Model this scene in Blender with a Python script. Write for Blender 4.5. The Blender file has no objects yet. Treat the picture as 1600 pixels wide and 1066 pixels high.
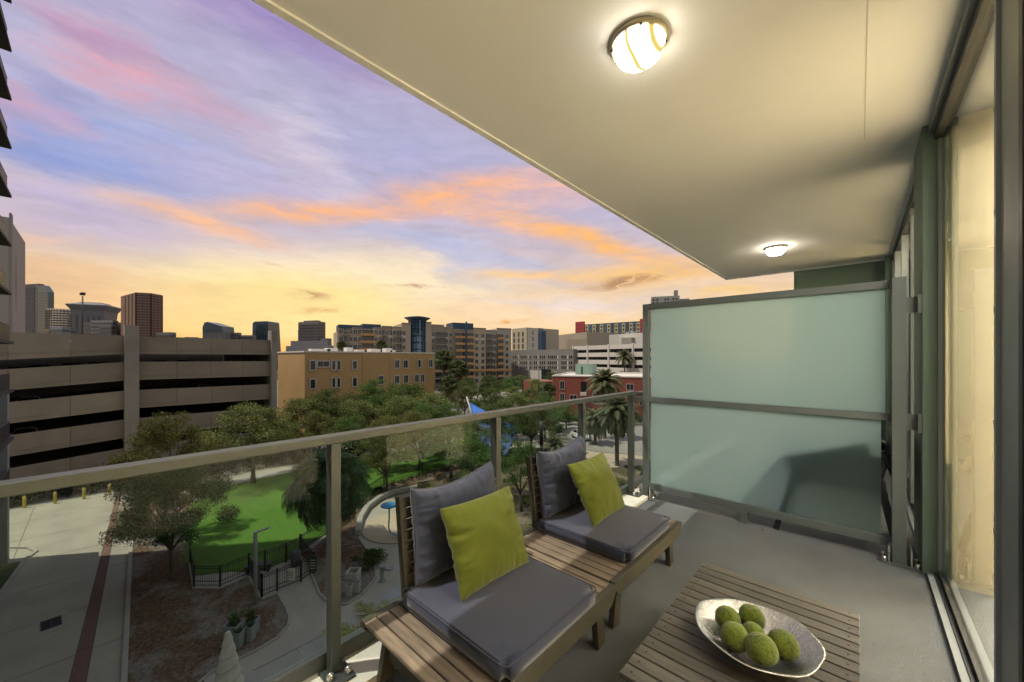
import bpy, bmesh, math, random
import numpy as np
from mathutils import Vector, Matrix, noise
R = math.radians; PI = math.pi
random.seed(7); np.random.seed(7)
S = bpy.context.scene
C = S.collection

# ------------------------------------------------------------------ camera
EYE = 1.45; FPX = 595.0; HY = 560.0
GZ = -12.5                      # street level, deck of the balcony is z = 0
cam_d = bpy.data.cameras.new('camera'); cam = bpy.data.objects.new('camera', cam_d); C.objects.link(cam)
cam.location = (0, 0, EYE); cam.rotation_euler = (R(90), 0, R(42.33))
cam_d.sensor_width = 36; cam_d.lens = 36*FPX/1600; cam_d.shift_y = (HY-533)/1600
cam_d.clip_start = 0.02; cam_d.clip_end = 4000
S.camera = cam

# ------------------------------------------------------------------ render settings
S.view_settings.view_transform = 'Standard'; S.view_settings.look = 'None'
S.view_settings.exposure = 0.42; S.view_settings.gamma = 1
S.view_settings.use_curve_mapping = False
cy = S.cycles
S.render.engine = 'CYCLES'
cy.use_denoising = True
cy.max_bounces = 10; cy.diffuse_bounces = 4; cy.glossy_bounces = 4; cy.transmission_bounces = 8; cy.transparent_max_bounces = 12
cy.sample_clamp_indirect = 6
cy.caustics_reflective = False; cy.caustics_refractive = False

# ------------------------------------------------------------------ sun
SUN_EL = 65.8
sdir = Vector((-0.6*math.cos(R(SUN_EL)), -0.8*math.cos(R(SUN_EL)), math.sin(R(SUN_EL))))
sun_d = bpy.data.lights.new('sun', 'SUN'); sun_d.energy = 2.7; sun_d.angle = R(0.6); sun_d.color = (1.0, .9, .76)
sun = bpy.data.objects.new('sun', sun_d); C.objects.link(sun)
sun.rotation_euler = sdir.to_track_quat('Z', 'Y').to_euler()

# ------------------------------------------------------------------ node helper
class NT:
    def __init__(s, tree): s.t = tree; s.n = tree.nodes; s.l = tree.links
    def new(s, typ, **kw):
        n = s.n.new(typ)
        for k, v in kw.items(): setattr(n, k, v)
        return n
    def put(s, sock, v):
        if isinstance(v, bpy.types.NodeSocket): s.l.new(v, sock)
        elif v is not None: sock.default_value = v
    def math(s, op, a, b=None, c=None, clamp=False):
        n = s.new('ShaderNodeMath', operation=op, use_clamp=clamp)
        s.put(n.inputs[0], a)
        if b is not None: s.put(n.inputs[1], b)
        if c is not None: s.put(n.inputs[2], c)
        return n.outputs[0]
    def vec(s, op, a, b=None, out=0):
        n = s.new('ShaderNodeVectorMath', operation=op)
        s.put(n.inputs[0], a)
        if b is not None:
            s.put(n.inputs[3 if op == 'SCALE' else 1], b)
        return n.outputs[out]
    def noise(s, vec, scale, detail=4, rough=.5, out='Fac', dist=0):
        n = s.new('ShaderNodeTexNoise'); s.put(n.inputs['Vector'], vec)
        n.inputs['Scale'].default_value = scale; n.inputs['Detail'].default_value = detail
        n.inputs['Roughness'].default_value = rough; n.inputs['Distortion'].default_value = dist
        return n.outputs[out]
    def ramp(s, fac, stops, mode='LINEAR'):
        n = s.new('ShaderNodeValToRGB'); s.put(n.inputs[0], fac); cr = n.color_ramp; cr.interpolation = mode
        while len(cr.elements) < len(stops): cr.elements.new(0.5)
        for e, (p, c) in zip(cr.elements, stops):
            e.position = p; e.color = (*c, 1) if len(c) == 3 else c
        return n.outputs[0]
    def mix(s, fac, a, b, blend='MIX'):
        n = s.new('ShaderNodeMix', data_type='RGBA', blend_type=blend)
        s.put(n.inputs[0], fac); s.put(n.inputs[6], a if not isinstance(a, tuple) else (*a[:3], 1)); s.put(n.inputs[7], b if not isinstance(b, tuple) else (*b[:3], 1))
        return n.outputs[2]
    def maprange(s, v, a, b, c, d, smooth=True):
        n = s.new('ShaderNodeMapRange', interpolation_type='SMOOTHSTEP' if smooth else 'LINEAR')
        s.put(n.inputs[0], v)
        for i, x in enumerate((a, b, c, d)): n.inputs[i+1].default_value = x
        return n.outputs[0]

# ------------------------------------------------------------------ sky
W = bpy.data.worlds.new('World'); S.world = W; W.use_nodes = True
W.cycles.sampling_method = 'MANUAL'; W.cycles.sample_map_resolution = 512
w = NT(W.node_tree); w.n.clear()
tc = w.new('ShaderNodeTexCoord').outputs['Generated']
FW = (-.6734, .7393, 0); RT = (.7393, .6734, 0)
def wdot(v): return w.vec('DOT_PRODUCT', tc, v, out=1)
az = w.math('ARCTAN2', wdot(RT), wdot(FW))
zz = wdot((0, 0, 1)); el = w.math('ARCSINE', zz)
cmb = w.new('ShaderNodeCombineXYZ'); w.put(cmb.inputs[0], az); w.put(cmb.inputs[1], el); P0 = cmb.outputs[0]
# wispy warp
wp = w.new('ShaderNodeMapping'); w.put(wp.inputs[0], P0); wp.inputs['Rotation'].default_value = (0, 0, R(-8)); wp.inputs['Scale'].default_value = (1.0, 3.2, 1)
n1 = w.noise(wp.outputs[0], 2.6, 5, .55, 'Color')
n2 = w.noise(wp.outputs[0], 9.0, 5, .6, 'Color')
warp = w.vec('ADD', w.vec('SCALE', w.vec('SUBTRACT', n1, (.5, .5, .5)), .30), w.vec('SCALE', w.vec('SUBTRACT', n2, (.5, .5, .5)), .10))
wm = w.vec('MULTIPLY', warp, (1.3, .62, 0))
PW = w.vec('ADD', P0, wm)
PS = w.vec('ADD', P0, w.vec('SCALE', wm, .35))
PM = w.vec('ADD', P0, w.vec('SCALE', wm, .32))
col = w.ramp(w.math('DIVIDE', el, 1.5708), [
    (0.0, (1.0, .50, .105)), (.030, (1.0, .60, .19)), (.065, (.98, .66, .31)), (.115, (.82, .61, .43)),
    (.175, (.60, .51, .57)), (.24, (.50, .47, .64)), (.32, (.47, .45, .63)), (.42, (.43, .37, .55)), (.60, (.25, .21, .42)), (1.0, (.14, .16, .36))])
# away from the sunset the sky is a paler, more even mauve and blue
far_ = w.ramp(w.math('DIVIDE', el, 1.5708), [(0, (.62, .54, .46)), (.12, (.56, .52, .51)), (.35, (.48, .49, .55)), (1, (.47, .50, .56))])
back = w.maprange(w.math('ABSOLUTE', w.math('ADD', az, .35)), 1.15, 2.0, 0, 1)
hi_ = w.maprange(el, .75, 1.25, 0, 1)
col = w.mix(w.math('MAXIMUM', back, hi_), col, far_)
# streak noise shared by all cloud layers
st = w.new('ShaderNodeMapping'); w.put(st.inputs[0], PS); st.inputs['Rotation'].default_value = (0, 0, R(-7)); st.inputs['Scale'].default_value = (1.0, 4.5, 1)
streak = w.noise(st.outputs[0], 6.0, 8, .62)
streak2 = w.noise(st.outputs[0], 2.3, 6, .6)
fine = w.noise(PW, 16.0, 6, .65)
sk_soft = w.maprange(streak2, .34, .64, 0, 1); sk = w.maprange(streak, .36, .66, 0, 1)
# general thin clouds over the whole sky
gen = w.math('MULTIPLY', w.maprange(streak2, .48, .72, 0, 1), .5)
gcol = w.ramp(w.math('DIVIDE', el, 1.5708), [(0, (1, .62, .25)), (.12, (.84, .61, .50)), (.25, (.68, .51, .62)), (.45, (.60, .42, .56)), (1, (.50, .46, .56))])
col = w.mix(gen, col, gcol)
def blob(u, v, ru, rv, rot, color, amt, src='W', tex=None, inner=0.0):
    global col
    a = math.atan((u-800)/FPX); e = math.atan((HY-v)/FPX*math.cos(a))
    sx = ru/FPX*math.cos(a)**2; sy = rv/FPX*math.cos(a)
    m = w.new('ShaderNodeMapping', vector_type='TEXTURE'); w.put(m.inputs[0], {'W': PW, 'S': PS, 'M': PM}[src])
    m.inputs['Location'].default_value = (a, e, 0); m.inputs['Rotation'].default_value = (0, 0, R(rot)); m.inputs['Scale'].default_value = (sx, sy, 1)
    f = w.maprange(w.vec('LENGTH', m.outputs[0], out=1), inner, 1.0, amt, 0)
    if tex is not None: f = w.math('MULTIPLY', f, tex)
    col = w.mix(f, col, color)
half = w.math('MULTIPLY_ADD', sk_soft, .6, .4); halff = w.math('MULTIPLY_ADD', sk, .55, .45)
# blue openings
blob(240, 235, 330, 85, -3, (.24, .35, .70), .95, 'W', half)
blob(60, 225, 200, 60, 0, (.23, .32, .66), .8)
blob(430, 30, 250, 60, -10, (.28, .22, .52), .7)
blob(120, 130, 220, 40, -5, (.25, .24, .50), .7, 'W', half)
blob(620, 250, 300, 70, -12, (.40, .41, .66), .6, 'W', half)
blob(140, 345, 360, 80, 0, (.56, .47, .60), .95, 'S')
blob(450, 375, 260, 34, -3, (.62, .53, .62), .8, 'S', half)
blob(60, 300, 160, 40, 0, (.50, .44, .66), .7)
blob(400, 285, 300, 50, 0, (.52, .47, .66), .75, 'S')
# white glow
blob(570, 440, 400, 74, 2, (1.0, .83, .56), .95, 'S', None, .1)
blob(470, 478, 300, 78, 0, (1.0, .80, .34), 1, 'S', None, .25)
blob(820, 500, 260, 60, 0, (.98, .74, .50), .7, 'S')
# pale grey-violet wisps over the middle
blob(480, 235, 190, 60, -35, (.66, .58, .66), .75, 'W', halff)
blob(690, 395, 200, 40, -14, (.50, .52, .72), .85, 'W', None)
blob(800, 410, 170, 26, -16, (.52, .52, .68), .8, 'W', None)
blob(700, 330, 420, 22, 0, (.62, .50, .60), .4, 'W', half)
blob(900, 480, 230, 24, -4, (.82, .70, .66), .8, 'W', None)
# pink clouds at the top left
blob(190, 85, 290, 50, -12, (.72, .37, .44), 1, 'W', halff)
blob(70, 160, 220, 34, 4, (.66, .34, .42), .85, 'W', halff)
blob(330, 150, 230, 45, -20, (.56, .40, .52), .7, 'W', halff)
blob(100, 20, 240, 26, 0, (.42, .27, .47), .6, 'W')
# the long orange band
blob(330, 348, 220, 24, -6, (1.0, .52, .25), .95, 'M', halff)
blob(500, 330, 240, 28, 9, (1.0, .47, .17), 1, 'M', halff)
blob(700, 303, 240, 32, 10, (1.0, .47, .19), 1, 'M', halff)
blob(850, 300, 220, 40, 4, (.95, .50, .33), .8, 'M', halff)
blob(800, 345, 250, 26, -12, (.98, .50, .24), .9, 'M', halff)
blob(930, 378, 210, 28, -20, (1.0, .50, .13), 1, 'M', halff)
blob(1030, 425, 230, 30, 3, (1.0, .55, .12), 1, 'M', halff)
blob(860, 428, 220, 13, 1, (1.0, .60, .22), .95, 'M', halff)
blob(80, 385, 110, 22, 8, (1.0, .57, .33), .85, 'W', sk)
blob(90, 438, 220, 10, 3, (1.0, .56, .27), .7, 'W', sk)
blob(250, 470, 500, 36, 0, (.95, .54, .24), .5, 'W', half)
blob(60, 450, 300, 110, 0, (.66, .42, .26), .45, 'S')
# small dark clouds above the skyline
dk = w.maprange(fine, .42, .58, .15, 1)
blob(965, 441, 62, 13, 6, (.42, .22, .11), 1, 'S', dk)
blob(1010, 437, 40, 8, 0, (.50, .27, .13), .9, 'S', dk)
blob(915, 448, 26, 8, 0, (.50, .28, .15), .8, 'S', dk)
blob(470, 466, 60, 9, -4, (.62, .34, .16), .9, 'S', dk)
blob(495, 488, 40, 7, 0, (.80, .40, .14), .9, 'S', dk)
blob(640, 447, 70, 5, 3, (.60, .36, .22), .9, 'S', dk)
blob(430, 412, 50, 6, -12, (.72, .48, .34), .7, 'S', dk)
blob(800, 503, 60, 6, 2, (.80, .38, .10), 1, 'S', dk)
blob(1130, 455, 80, 12, 0, (.95, .60, .20), .7, 'S')
tx_ = w.maprange(w.noise(st.outputs[0], 13.0, 8, .68), .3, .7, .93, 1.05, False)
ty_ = w.maprange(streak, .3, .7, .92, 1.07, False)
col = w.mix(1.0, col, w.ramp(w.math('MULTIPLY', w.math('MULTIPLY', tx_, ty_), .8), [(0, (0, 0, 0)), (1, (1.25, 1.25, 1.25))]), 'MULTIPLY')
hs = w.maprange(el, -.03, .0, 0, 1)
col = w.mix(hs, (.10, .09, .08), col)
sky = w.new('ShaderNodeTexSky', sky_type='NISHITA'); sky.sun_disc = False
sky.sun_elevation = R(SUN_EL); sky.sun_rotation = math.atan2(sdir.x, sdir.y)
bg1 = w.new('ShaderNodeBackground'); w.put(bg1.inputs[0], col); bg1.inputs[1].default_value = 0.77
bg2 = w.new('ShaderNodeBackground'); w.put(bg2.inputs[0], sky.outputs[0]); bg2.inputs[1].default_value = 0.002
ad = w.new('ShaderNodeAddShader'); w.l.new(bg1.outputs[0], ad.inputs[0]); w.l.new(bg2.outputs[0], ad.inputs[1])
wo = w.new('ShaderNodeOutputWorld'); w.l.new(ad.outputs[0], wo.inputs[0])

# ------------------------------------------------------------------ materials
def newmat(name):
    m = bpy.data.materials.new(name); m.use_nodes = True; t = NT(m.node_tree); t.n.clear()
    out = t.new('ShaderNodeOutputMaterial'); return m, t, out
def pm(name, c, rough=.7, var=.18, scale=3.0, bump=.0, bscale=40, metal=0, spec=.5, c2=None, stretch=(1, 1, 1), island=0, objrand=0, stain=0, sheen=0):
    m, t, out = newmat(name)
    b = t.new('ShaderNodeBsdfPrincipled')
    co = t.new('ShaderNodeTexCoord').outputs['Object']
    mp = t.new('ShaderNodeMapping'); t.put(mp.inputs[0], co); mp.inputs['Scale'].default_value = stretch
    f = t.noise(mp.outputs[0], scale, 6, .6)
    lo = tuple(x*(1-var) for x in c); hi = tuple(min(1, x*(1+var)) for x in (c2 or c))
    cc = t.ramp(f, [(.3, lo), (.7, hi)])
    if stain:
        s2 = t.noise(co, scale*.23, 5, .65); cc = t.mix(t.maprange(s2, .5, .75, 0, stain), cc, tuple(x*.45 for x in c))
    if island or objrand:
        if island: rv = t.new('ShaderNodeNewGeometry').outputs['Random Per Island']; k = island
        else: rv = t.new('ShaderNodeObjectInfo').outputs['Random']; k = objrand
        hsv = t.new('ShaderNodeHueSaturation'); t.put(hsv.inputs['Color'], cc); t.put(hsv.inputs['Value'], t.maprange(rv, 0, 1, 1-k, 1+k, False))
        t.put(hsv.inputs['Hue'], t.maprange(rv, 0, 1, .5-.03*k, .5+.03*k, False)); cc = hsv.outputs[0]
    t.put(b.inputs['Base Color'], cc)
    t.put(b.inputs['Roughness'], t.maprange(f, .2, .8, max(.02, rough-.08), min(1, rough+.08)))
    b.inputs['Metallic'].default_value = metal; b.inputs['Specular IOR Level'].default_value = spec
    if sheen: b.inputs['Sheen Weight'].default_value = sheen
    if bump:
        bn = t.noise(mp.outputs[0], bscale, 4, .6); bp = t.new('ShaderNodeBump'); bp.inputs['Strength'].default_value = bump; bp.inputs['Distance'].default_value = .02
        t.put(bp.inputs['Height'], bn); t.l.new(bp.outputs[0], b.inputs['Normal'])
    t.l.new(b.outputs[0], out.inputs[0]); return m
def leafmat(name, dark, light, trans=.35):
    m, t, out = newmat(name)
    rv = t.new('ShaderNodeNewGeometry').outputs['Random Per Island']
    co = t.new('ShaderNodeTexCoord').outputs['Object']
    n = t.noise(co, .9, 3, .5)
    f = t.math('ADD', t.math('MULTIPLY', rv, .6), t.math('MULTIPLY', n, .5))
    cc = t.ramp(f, [(.15, dark), (.85, light)])
    oi = t.new('ShaderNodeObjectInfo').outputs['Random']
    hsv = t.new('ShaderNodeHueSaturation'); t.put(hsv.inputs['Color'], cc); t.put(hsv.inputs['Hue'], t.maprange(oi, 0, 1, .485, .52, False)); t.put(hsv.inputs['Value'], t.maprange(oi, 0, 1, .8, 1.25, False))
    d = t.new('ShaderNodeBsdfPrincipled'); t.put(d.inputs['Base Color'], hsv.outputs[0]); d.inputs['Roughness'].default_value = .65; d.inputs['Specular IOR Level'].default_value = .25
    tr = t.new('ShaderNodeBsdfTranslucent'); t.put(tr.inputs[0], hsv.outputs[0])
    mx = t.new('ShaderNodeMixShader'); mx.inputs[0].default_value = trans
    t.l.new(d.outputs[0], mx.inputs[1]); t.l.new(tr.outputs[0], mx.inputs[2]); t.l.new(mx.outputs[0], out.inputs[0]); return m
def glassmat(name, tint, ior=1.5, rough=0.0, boost=1.0):
    m, t, out = newmat(name)
    tr = t.new('ShaderNodeBsdfTransparent'); tr.inputs[0].default_value = (*tint, 1)
    gl = t.new('ShaderNodeBsdfGlossy'); gl.inputs['Roughness'].default_value = rough; gl.inputs[0].default_value = (1, 1, 1, 1)
    fr = t.new('ShaderNodeFresnel'); bf = t.new('ShaderNodeNewGeometry').outputs['Backfacing']
    t.put(fr.inputs[0], t.math('ADD', t.math('MULTIPLY', bf, 1/ior-ior), ior))   # same reflectance on both faces of a pane
    mx = t.new('ShaderNodeMixShader'); t.put(mx.inputs[0], t.math('MULTIPLY', fr.outputs[0], boost, clamp=True))
    t.l.new(tr.outputs[0], mx.inputs[1]); t.l.new(gl.outputs[0], mx.inputs[2]); t.l.new(mx.outputs[0], out.inputs[0]); return m
def emat(name, c, s):
    m, t, out = newmat(name); e = t.new('ShaderNodeEmission'); e.inputs[0].default_value = (*c, 1); e.inputs[1].default_value = s
    t.l.new(e.outputs[0], out.inputs[0]); return m

# ------------------------------------------------------------------ mesh helper
class MB:
    def __init__(s): s.v = []; s.f = []; s.m = []; s.sm = []
    def add(s, vs, fs, mi=0, smooth=False):
        k = len(s.v); s.v += [tuple(x) for x in vs]; s.f += [tuple(i+k for i in f) for f in fs]
        s.m += [mi]*len(fs); s.sm += [smooth]*len(fs); return s
    def box(s, x0, x1, y0, y1, z0, z1, mi=0, M=None):
        vs = [Vector((x, y, z)) for z in (z0, z1) for y in (y0, y1) for x in (x0, x1)]
        if M is not None: vs = [M @ p for p in vs]
        return s.add(vs, [(0, 2, 3, 1), (4, 5, 7, 6), (0, 1, 5, 4), (2, 6, 7, 3), (0, 4, 6, 2), (1, 3, 7, 5)], mi)
    def bar(s, a, b, w_, h_, mi=0, up=(0, 0, 1)):
        a = Vector(a); b = Vector(b); d = b-a; L = d.length; d.normalize(); up = Vector(up)
        if abs(d.dot(up)) > .98: up = Vector((1, 0, 0))
        x = d.cross(up).normalized(); z = x.cross(d)
        vs = [p + x*sx*w_/2 + z*sz*h_/2 for p in (a, b) for sx, sz in ((-1, -1), (1, -1), (1, 1), (-1, 1))]
        return s.add(vs, [(0, 1, 2, 3), (7, 6, 5, 4), (0, 4, 5, 1), (1, 5, 6, 2), (2, 6, 7, 3), (3, 7, 4, 0)], mi)
    def tube(s, pts, rad, n=8, mi=0, cap=True, closed=False, smooth=True):
        pts = [Vector(p) for p in pts]; N = len(pts); rr = rad if isinstance(rad, (list, tuple)) else [rad]*N
        rings = []; prev = None
        for i, p in enumerate(pts):
            if closed: d = pts[(i+1) % N]-pts[i-1]
            else: d = pts[min(i+1, N-1)]-pts[max(i-1, 0)]
            d.normalize()
            if prev is None: u = d.orthogonal().normalized()
            else:
                u = prev - d*prev.dot(d)
                u = u.normalized() if u.length > 1e-6 else d.orthogonal().normalized()
            prev = u; v_ = d.cross(u)
            rings.append([p+(u*math.cos(2*PI*k/n)+v_*math.sin(2*PI*k/n))*rr[i] for k in range(n)])
        vs = [q for r_ in rings for q in r_]; fs = []
        for i in range(N if closed else N-1):
            j = (i+1) % N
            for k in range(n):
                fs.append((i*n+k, i*n+(k+1) % n, j*n+(k+1) % n, j*n+k))
        s.add(vs, fs, mi, smooth)
        if cap and not closed:
            k0 = len(s.v)-len(vs); s.f.append(tuple(k0+k for k in reversed(range(n)))); s.f.append(tuple(k0+(N-1)*n+k for k in range(n))); s.m += [mi]*2; s.sm += [False]*2
        return s
    def lathe(s, prof, n=24, c=(0, 0, 0), mi=0, sx=1, sy=1, smooth=True):
        vs = [(c[0]+r_*sx*math.cos(2*PI*k/n), c[1]+r_*sy*math.sin(2*PI*k/n), c[2]+z) for r_, z in prof for k in range(n)]
        fs = [(i*n+k, i*n+(k+1) % n, (i+1)*n+(k+1) % n, (i+1)*n+k) for i in range(len(prof)-1) for k in range(n)]
        return s.add(vs, fs, mi, smooth)
    def prism(s, poly, z0, z1, mi=0):
        n = len(poly)
        ar = sum(poly[i][0]*poly[(i+1) % n][1]-poly[(i+1) % n][0]*poly[i][1] for i in range(n))
        if ar < 0: poly = poly[::-1]
        vs = [(p[0], p[1], z0) for p in poly]+[(p[0], p[1], z1) for p in poly]
        return s.add(vs, [tuple(reversed(range(n))), tuple(range(n, 2*n))]+[(i, (i+1) % n, (i+1) % n+n, i+n) for i in range(n)], mi)
    def mesh(s, name, mats, off=None):
        me = bpy.data.meshes.new(name)
        vs = s.v if off is None else [(x-off[0], y-off[1], z-off[2]) for x, y, z in s.v]
        me.from_pydata(vs, [], s.f)
        for m in (mats if isinstance(mats, (list, tuple)) else [mats]): me.materials.append(m)
        me.polygons.foreach_set('material_index', s.m); me.polygons.foreach_set('use_smooth', s.sm); me.update()
        return me
    def build(s, name, mats, parent=None, world=True, bevel=0, loc=None):
        off = None
        if world and parent is not None: off = wloc(parent)
        if loc is not None: off = loc
        o = bpy.data.objects.new(name, s.mesh(name, mats, off)); C.objects.link(o)
        if parent is not None: o.parent = parent
        elif loc is not None: o.location = loc
        if bevel:
            b = o.modifiers.new('bevel', 'BEVEL'); b.width = bevel; b.segments = 2; b.limit_method = 'ANGLE'; b.angle_limit = R(35)
        return o
def wloc(o):
    v = Vector(o.location)
    while o.parent: o = o.parent; v += Vector(o.location)
    return v
def tag(o, label=None, cat=None, group=None, kind=None):
    if label: o['label'] = label
    if cat: o['category'] = cat
    if group: o['group'] = group
    if kind: o['kind'] = kind
    return o
def thing(name, label, cat, loc=(0, 0, 0), rz=0, group=None):
    o = bpy.data.objects.new(name, None); C.objects.link(o); o.empty_display_size = .2
    o.location = loc; o.rotation_euler = (0, 0, rz); return tag(o, label, cat, group)
def each(name, meshes, mats, parent=None, world=True):
    for g in meshes: g.build(name, mats, parent, world=world)
def inst(name, me, parent, loc=(0, 0, 0), rot=(0, 0, 0), sc=None):
    o = bpy.data.objects.new(name, me); C.objects.link(o); o.parent = parent; o.location = loc; o.rotation_euler = rot
    if sc: o.scale = sc if not isinstance(sc, (int, float)) else (sc,)*3
    return o
def struct(name, mb, mat): return tag(mb.build(name, mat), kind='structure')
def copy_tree(o, parent=None):
    c = o.copy(); C.objects.link(c); c.parent = parent
    for ch in list(o.children): copy_tree(ch, c)
    return c
# survey helpers: measured photo position + distance -> world point
def ray(u): a = (u-800)/FPX; return (-.6734+.7393*a, .7393+.6734*a)
def at(u, d): r = ray(u); return (r[0]*d, r[1]*d)
def G(u, v, z=GZ): return at(u, (EYE-z)*FPX/(v-HY))
def zv(v, d): return EYE+(HY-v)/FPX*d
# ================================================================== MATERIALS
M_deck = pm('deck_coating', (.108, .119, .126), .62, .24, 1.6, .7, 130, spec=.4, stain=.5)
M_ceil = pm('painted_soffit', (.80, .80, .79), .8, .03, 1.2, .06, 90)
M_conc = pm('concrete', (.42, .41, .38), .8, .12, 4, .2, 60, stain=.3)
M_whitec = pm('white_curb', (.66, .63, .57), .7, .1, 5, .25, 50)
M_rail = pm('rail_powdercoat', (.050, .058, .053), .42, .05, 6, .02, 200, spec=.5)
M_rail2 = pm('screen_powdercoat', (.085, .102, .104), .45, .05, 6, .02, 200, spec=.5)
M_green = pm('green_wall_paint', (.115, .17, .135), .75, .06, 3, .12, 120)
M_alu = pm('anodised_frame', (.19, .21, .212), .5, .05, 5, .02, 100)
M_aluL = pm('light_frame', (.27, .30, .32), .45, .05, 5, .02, 100)
M_dark = pm('dark_gasket', (.02, .022, .024), .5, .1, 5)
M_steel = pm('brushed_steel', (.55, .55, .53), .3, .1, 20, .05, 90, metal=.9)
M_wood = pm('weathered_wood', (.125, .104, .075), .58, .32, 3.0, .3, 40, c2=(.185, .145, .105), stretch=(1.6, 16, 16), objrand=.18)
M_woodT = pm('grey_wood', (.078, .073, .060), .45, .30, 3.0, .3, 40, c2=(.115, .104, .085), stretch=(1.6, 16, 16), objrand=.16)
M_woodF = pm('frame_wood', (.046, .043, .030), .6, .22, 3.0, .2, 40, stretch=(12, 2, 12), objrand=.1)
M_grey = pm('grey_fabric', (.036, .043, .074), .9, .06, 14, .12, 500, spec=.2, sheen=.25)
M_lime = pm('lime_fabric', (.074, .090, .006), .88, .06, 10, .15, 420, spec=.2, sheen=.2)
M_pipe = pm('grey_piping', (.045, .045, .065), .9, .05, 10)
M_glass = glassmat('railing_glass', (.87, .93, .91), 1.45, 0, .22)
M_door = glassmat('door_glass', (.95, .94, .88), 1.7, 0, 1.3)
def frosted():
    m, t, out = newmat('frosted_glass')
    b = t.new('ShaderNodeBsdfPrincipled')
    b.inputs['Base Color'].default_value = (.78, .95, 1.0, 1); b.inputs['Roughness'].default_value = .2
    b.inputs['Transmission Weight'].default_value = .93; b.inputs['IOR'].default_value = 1.35
    tl = t.new('ShaderNodeBsdfTranslucent'); tl.inputs[0].default_value = (.80, .98, 1.0, 1)
    mx = t.new('ShaderNodeMixShader'); mx.inputs[0].default_value = .66
    t.l.new(b.outputs[0], mx.inputs[1]); t.l.new(tl.outputs[0], mx.inputs[2]); t.l.new(mx.outputs[0], out.inputs[0]); return m
M_frost = frosted()

# ================================================================== BALCONY STRUCTURE
YE = 8.42; YN = -3.2
mb = MB(); mb.box(-1.80, .42, YN, YE, -.22, 0); struct('floor', mb, M_deck)
mb = MB()
mb.box(-1.93, .72, YN, YE, 3.012, 3.25); mb.box(-1.945, -1.90, YN, YE, 3.0, 3.27)
mb.box(-1.93, .5, YE-.04, YE+.02, 3.0, 3.27)
struct('ceiling', mb, M_ceil)
struct('ceiling_joint', MB().box(.027, .031, YN, 3.7, 3.0108, 3.0119), pm('joint_filler', (.55, .54, .50), .8, .05, 3))
mb = MB(); mb.box(-1.90, -1.60, YN, YE, -.25, .03)
struct('curb', mb, M_whitec)

# the block this balcony belongs to
tower = thing('apartment_tower', 'green painted wall column and end wall of the building this balcony belongs to', 'building', (.5, 4, 0))
MB().box(.315, .42, 3.757, 4.27, 0, 3.012).build('column', M_green, tower, bevel=.006)
MB().box(-.86, .60, YE+.02, YE+.3, -.2, 3.012).build('wall', M_green, tower)
MB().box(.30, .60, 8.1, YE+.02, 0, 3.012).build('column', M_green, tower)
MB().box(4.2, 14, -14, 24, GZ, 40).build('wall', M_conc, tower)
MB().box(.62, 4.2, -14, 24, 3.26, 40).build('wall', M_conc, tower)
MB().box(.62, 4.2, -14, 24, GZ, -.23).build('wall', M_conc, tower)
for k in range(1, 9):
    MB().box(-1.93, .615, YN, YE, 3.25*k+3.0, 3.25*k+3.25).build('balcony_slab', M_ceil, tower)
for k in range(1, 4):
    MB().box(-1.90, .615, YN, YE, -3.25*k-.22, -3.25*k).build('balcony_slab', M_ceil, tower)

# interior behind the glass
M_int = pm('cream_wall', (.85, .75, .50), .85, .05, 2)
M_cur = pm('cream_curtain', (.82, .73, .52), .9, .05, 6)
mb = MB(); mb.box(.62, 4.2, -3.2, 8.4, -.22, -.002); struct('interior_floor', mb, pm('carpet', (.60, .54, .42), .9, .1, 8))
mb = MB(); mb.box(.72, 4.2, -3.2, 8.4, 2.95, 3.25); mb.box(4.1, 4.2, -3.2, 8.4, 0, 2.95); mb.box(.74, 4.1, -3.2, -3.1, 0, 2.95); mb.box(.74, 4.1, 8.3, 8.4, 0, 2.95)
struct('interior_wall', mb, M_int)
# curtain panels: pleated sheets
def curtain(y0, y1, x, lab):
    mb = MB(); n = int((y1-y0)/.012); vs = []
    for i in range(n+1):
        y = y0+(y1-y0)*i/n; xx = x+.035*math.sin(i*.62)+.012*math.sin(i*.23)
        vs += [(xx, y, .02), (xx, y, 2.9)]
    mb.add(vs, [(2*i, 2*i+2, 2*i+3, 2*i+1) for i in range(n)], 0, True)
    o = mb.build('curtain', M_cur, loc=(x, (y0+y1)/2, 0)); s_ = o.modifiers.new('s', 'SOLIDIFY'); s_.thickness = .003
    tag(o, lab, 'curtain')
MB_j = MB().box(.43, .60, 3.62, 3.75, .0, 2.95); tag(MB_j.build('door_reveal', M_int), kind='structure')
curtain(4.5, 7.9, .95, 'cream curtain inside the neighbouring balcony door beyond the privacy screen')
for i, (x, y, en) in enumerate(((1.9, 2.2, 285), (1.9, 6.0, 800))):
    ld = bpy.data.lights.new('room_lamp', 'AREA'); ld.energy = en; ld.size = 2.2; ld.color = (1, .96, .93)
    lo = bpy.data.objects.new('room_lamp', ld); C.objects.link(lo); lo.location = (x, y, 2.9)

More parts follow.
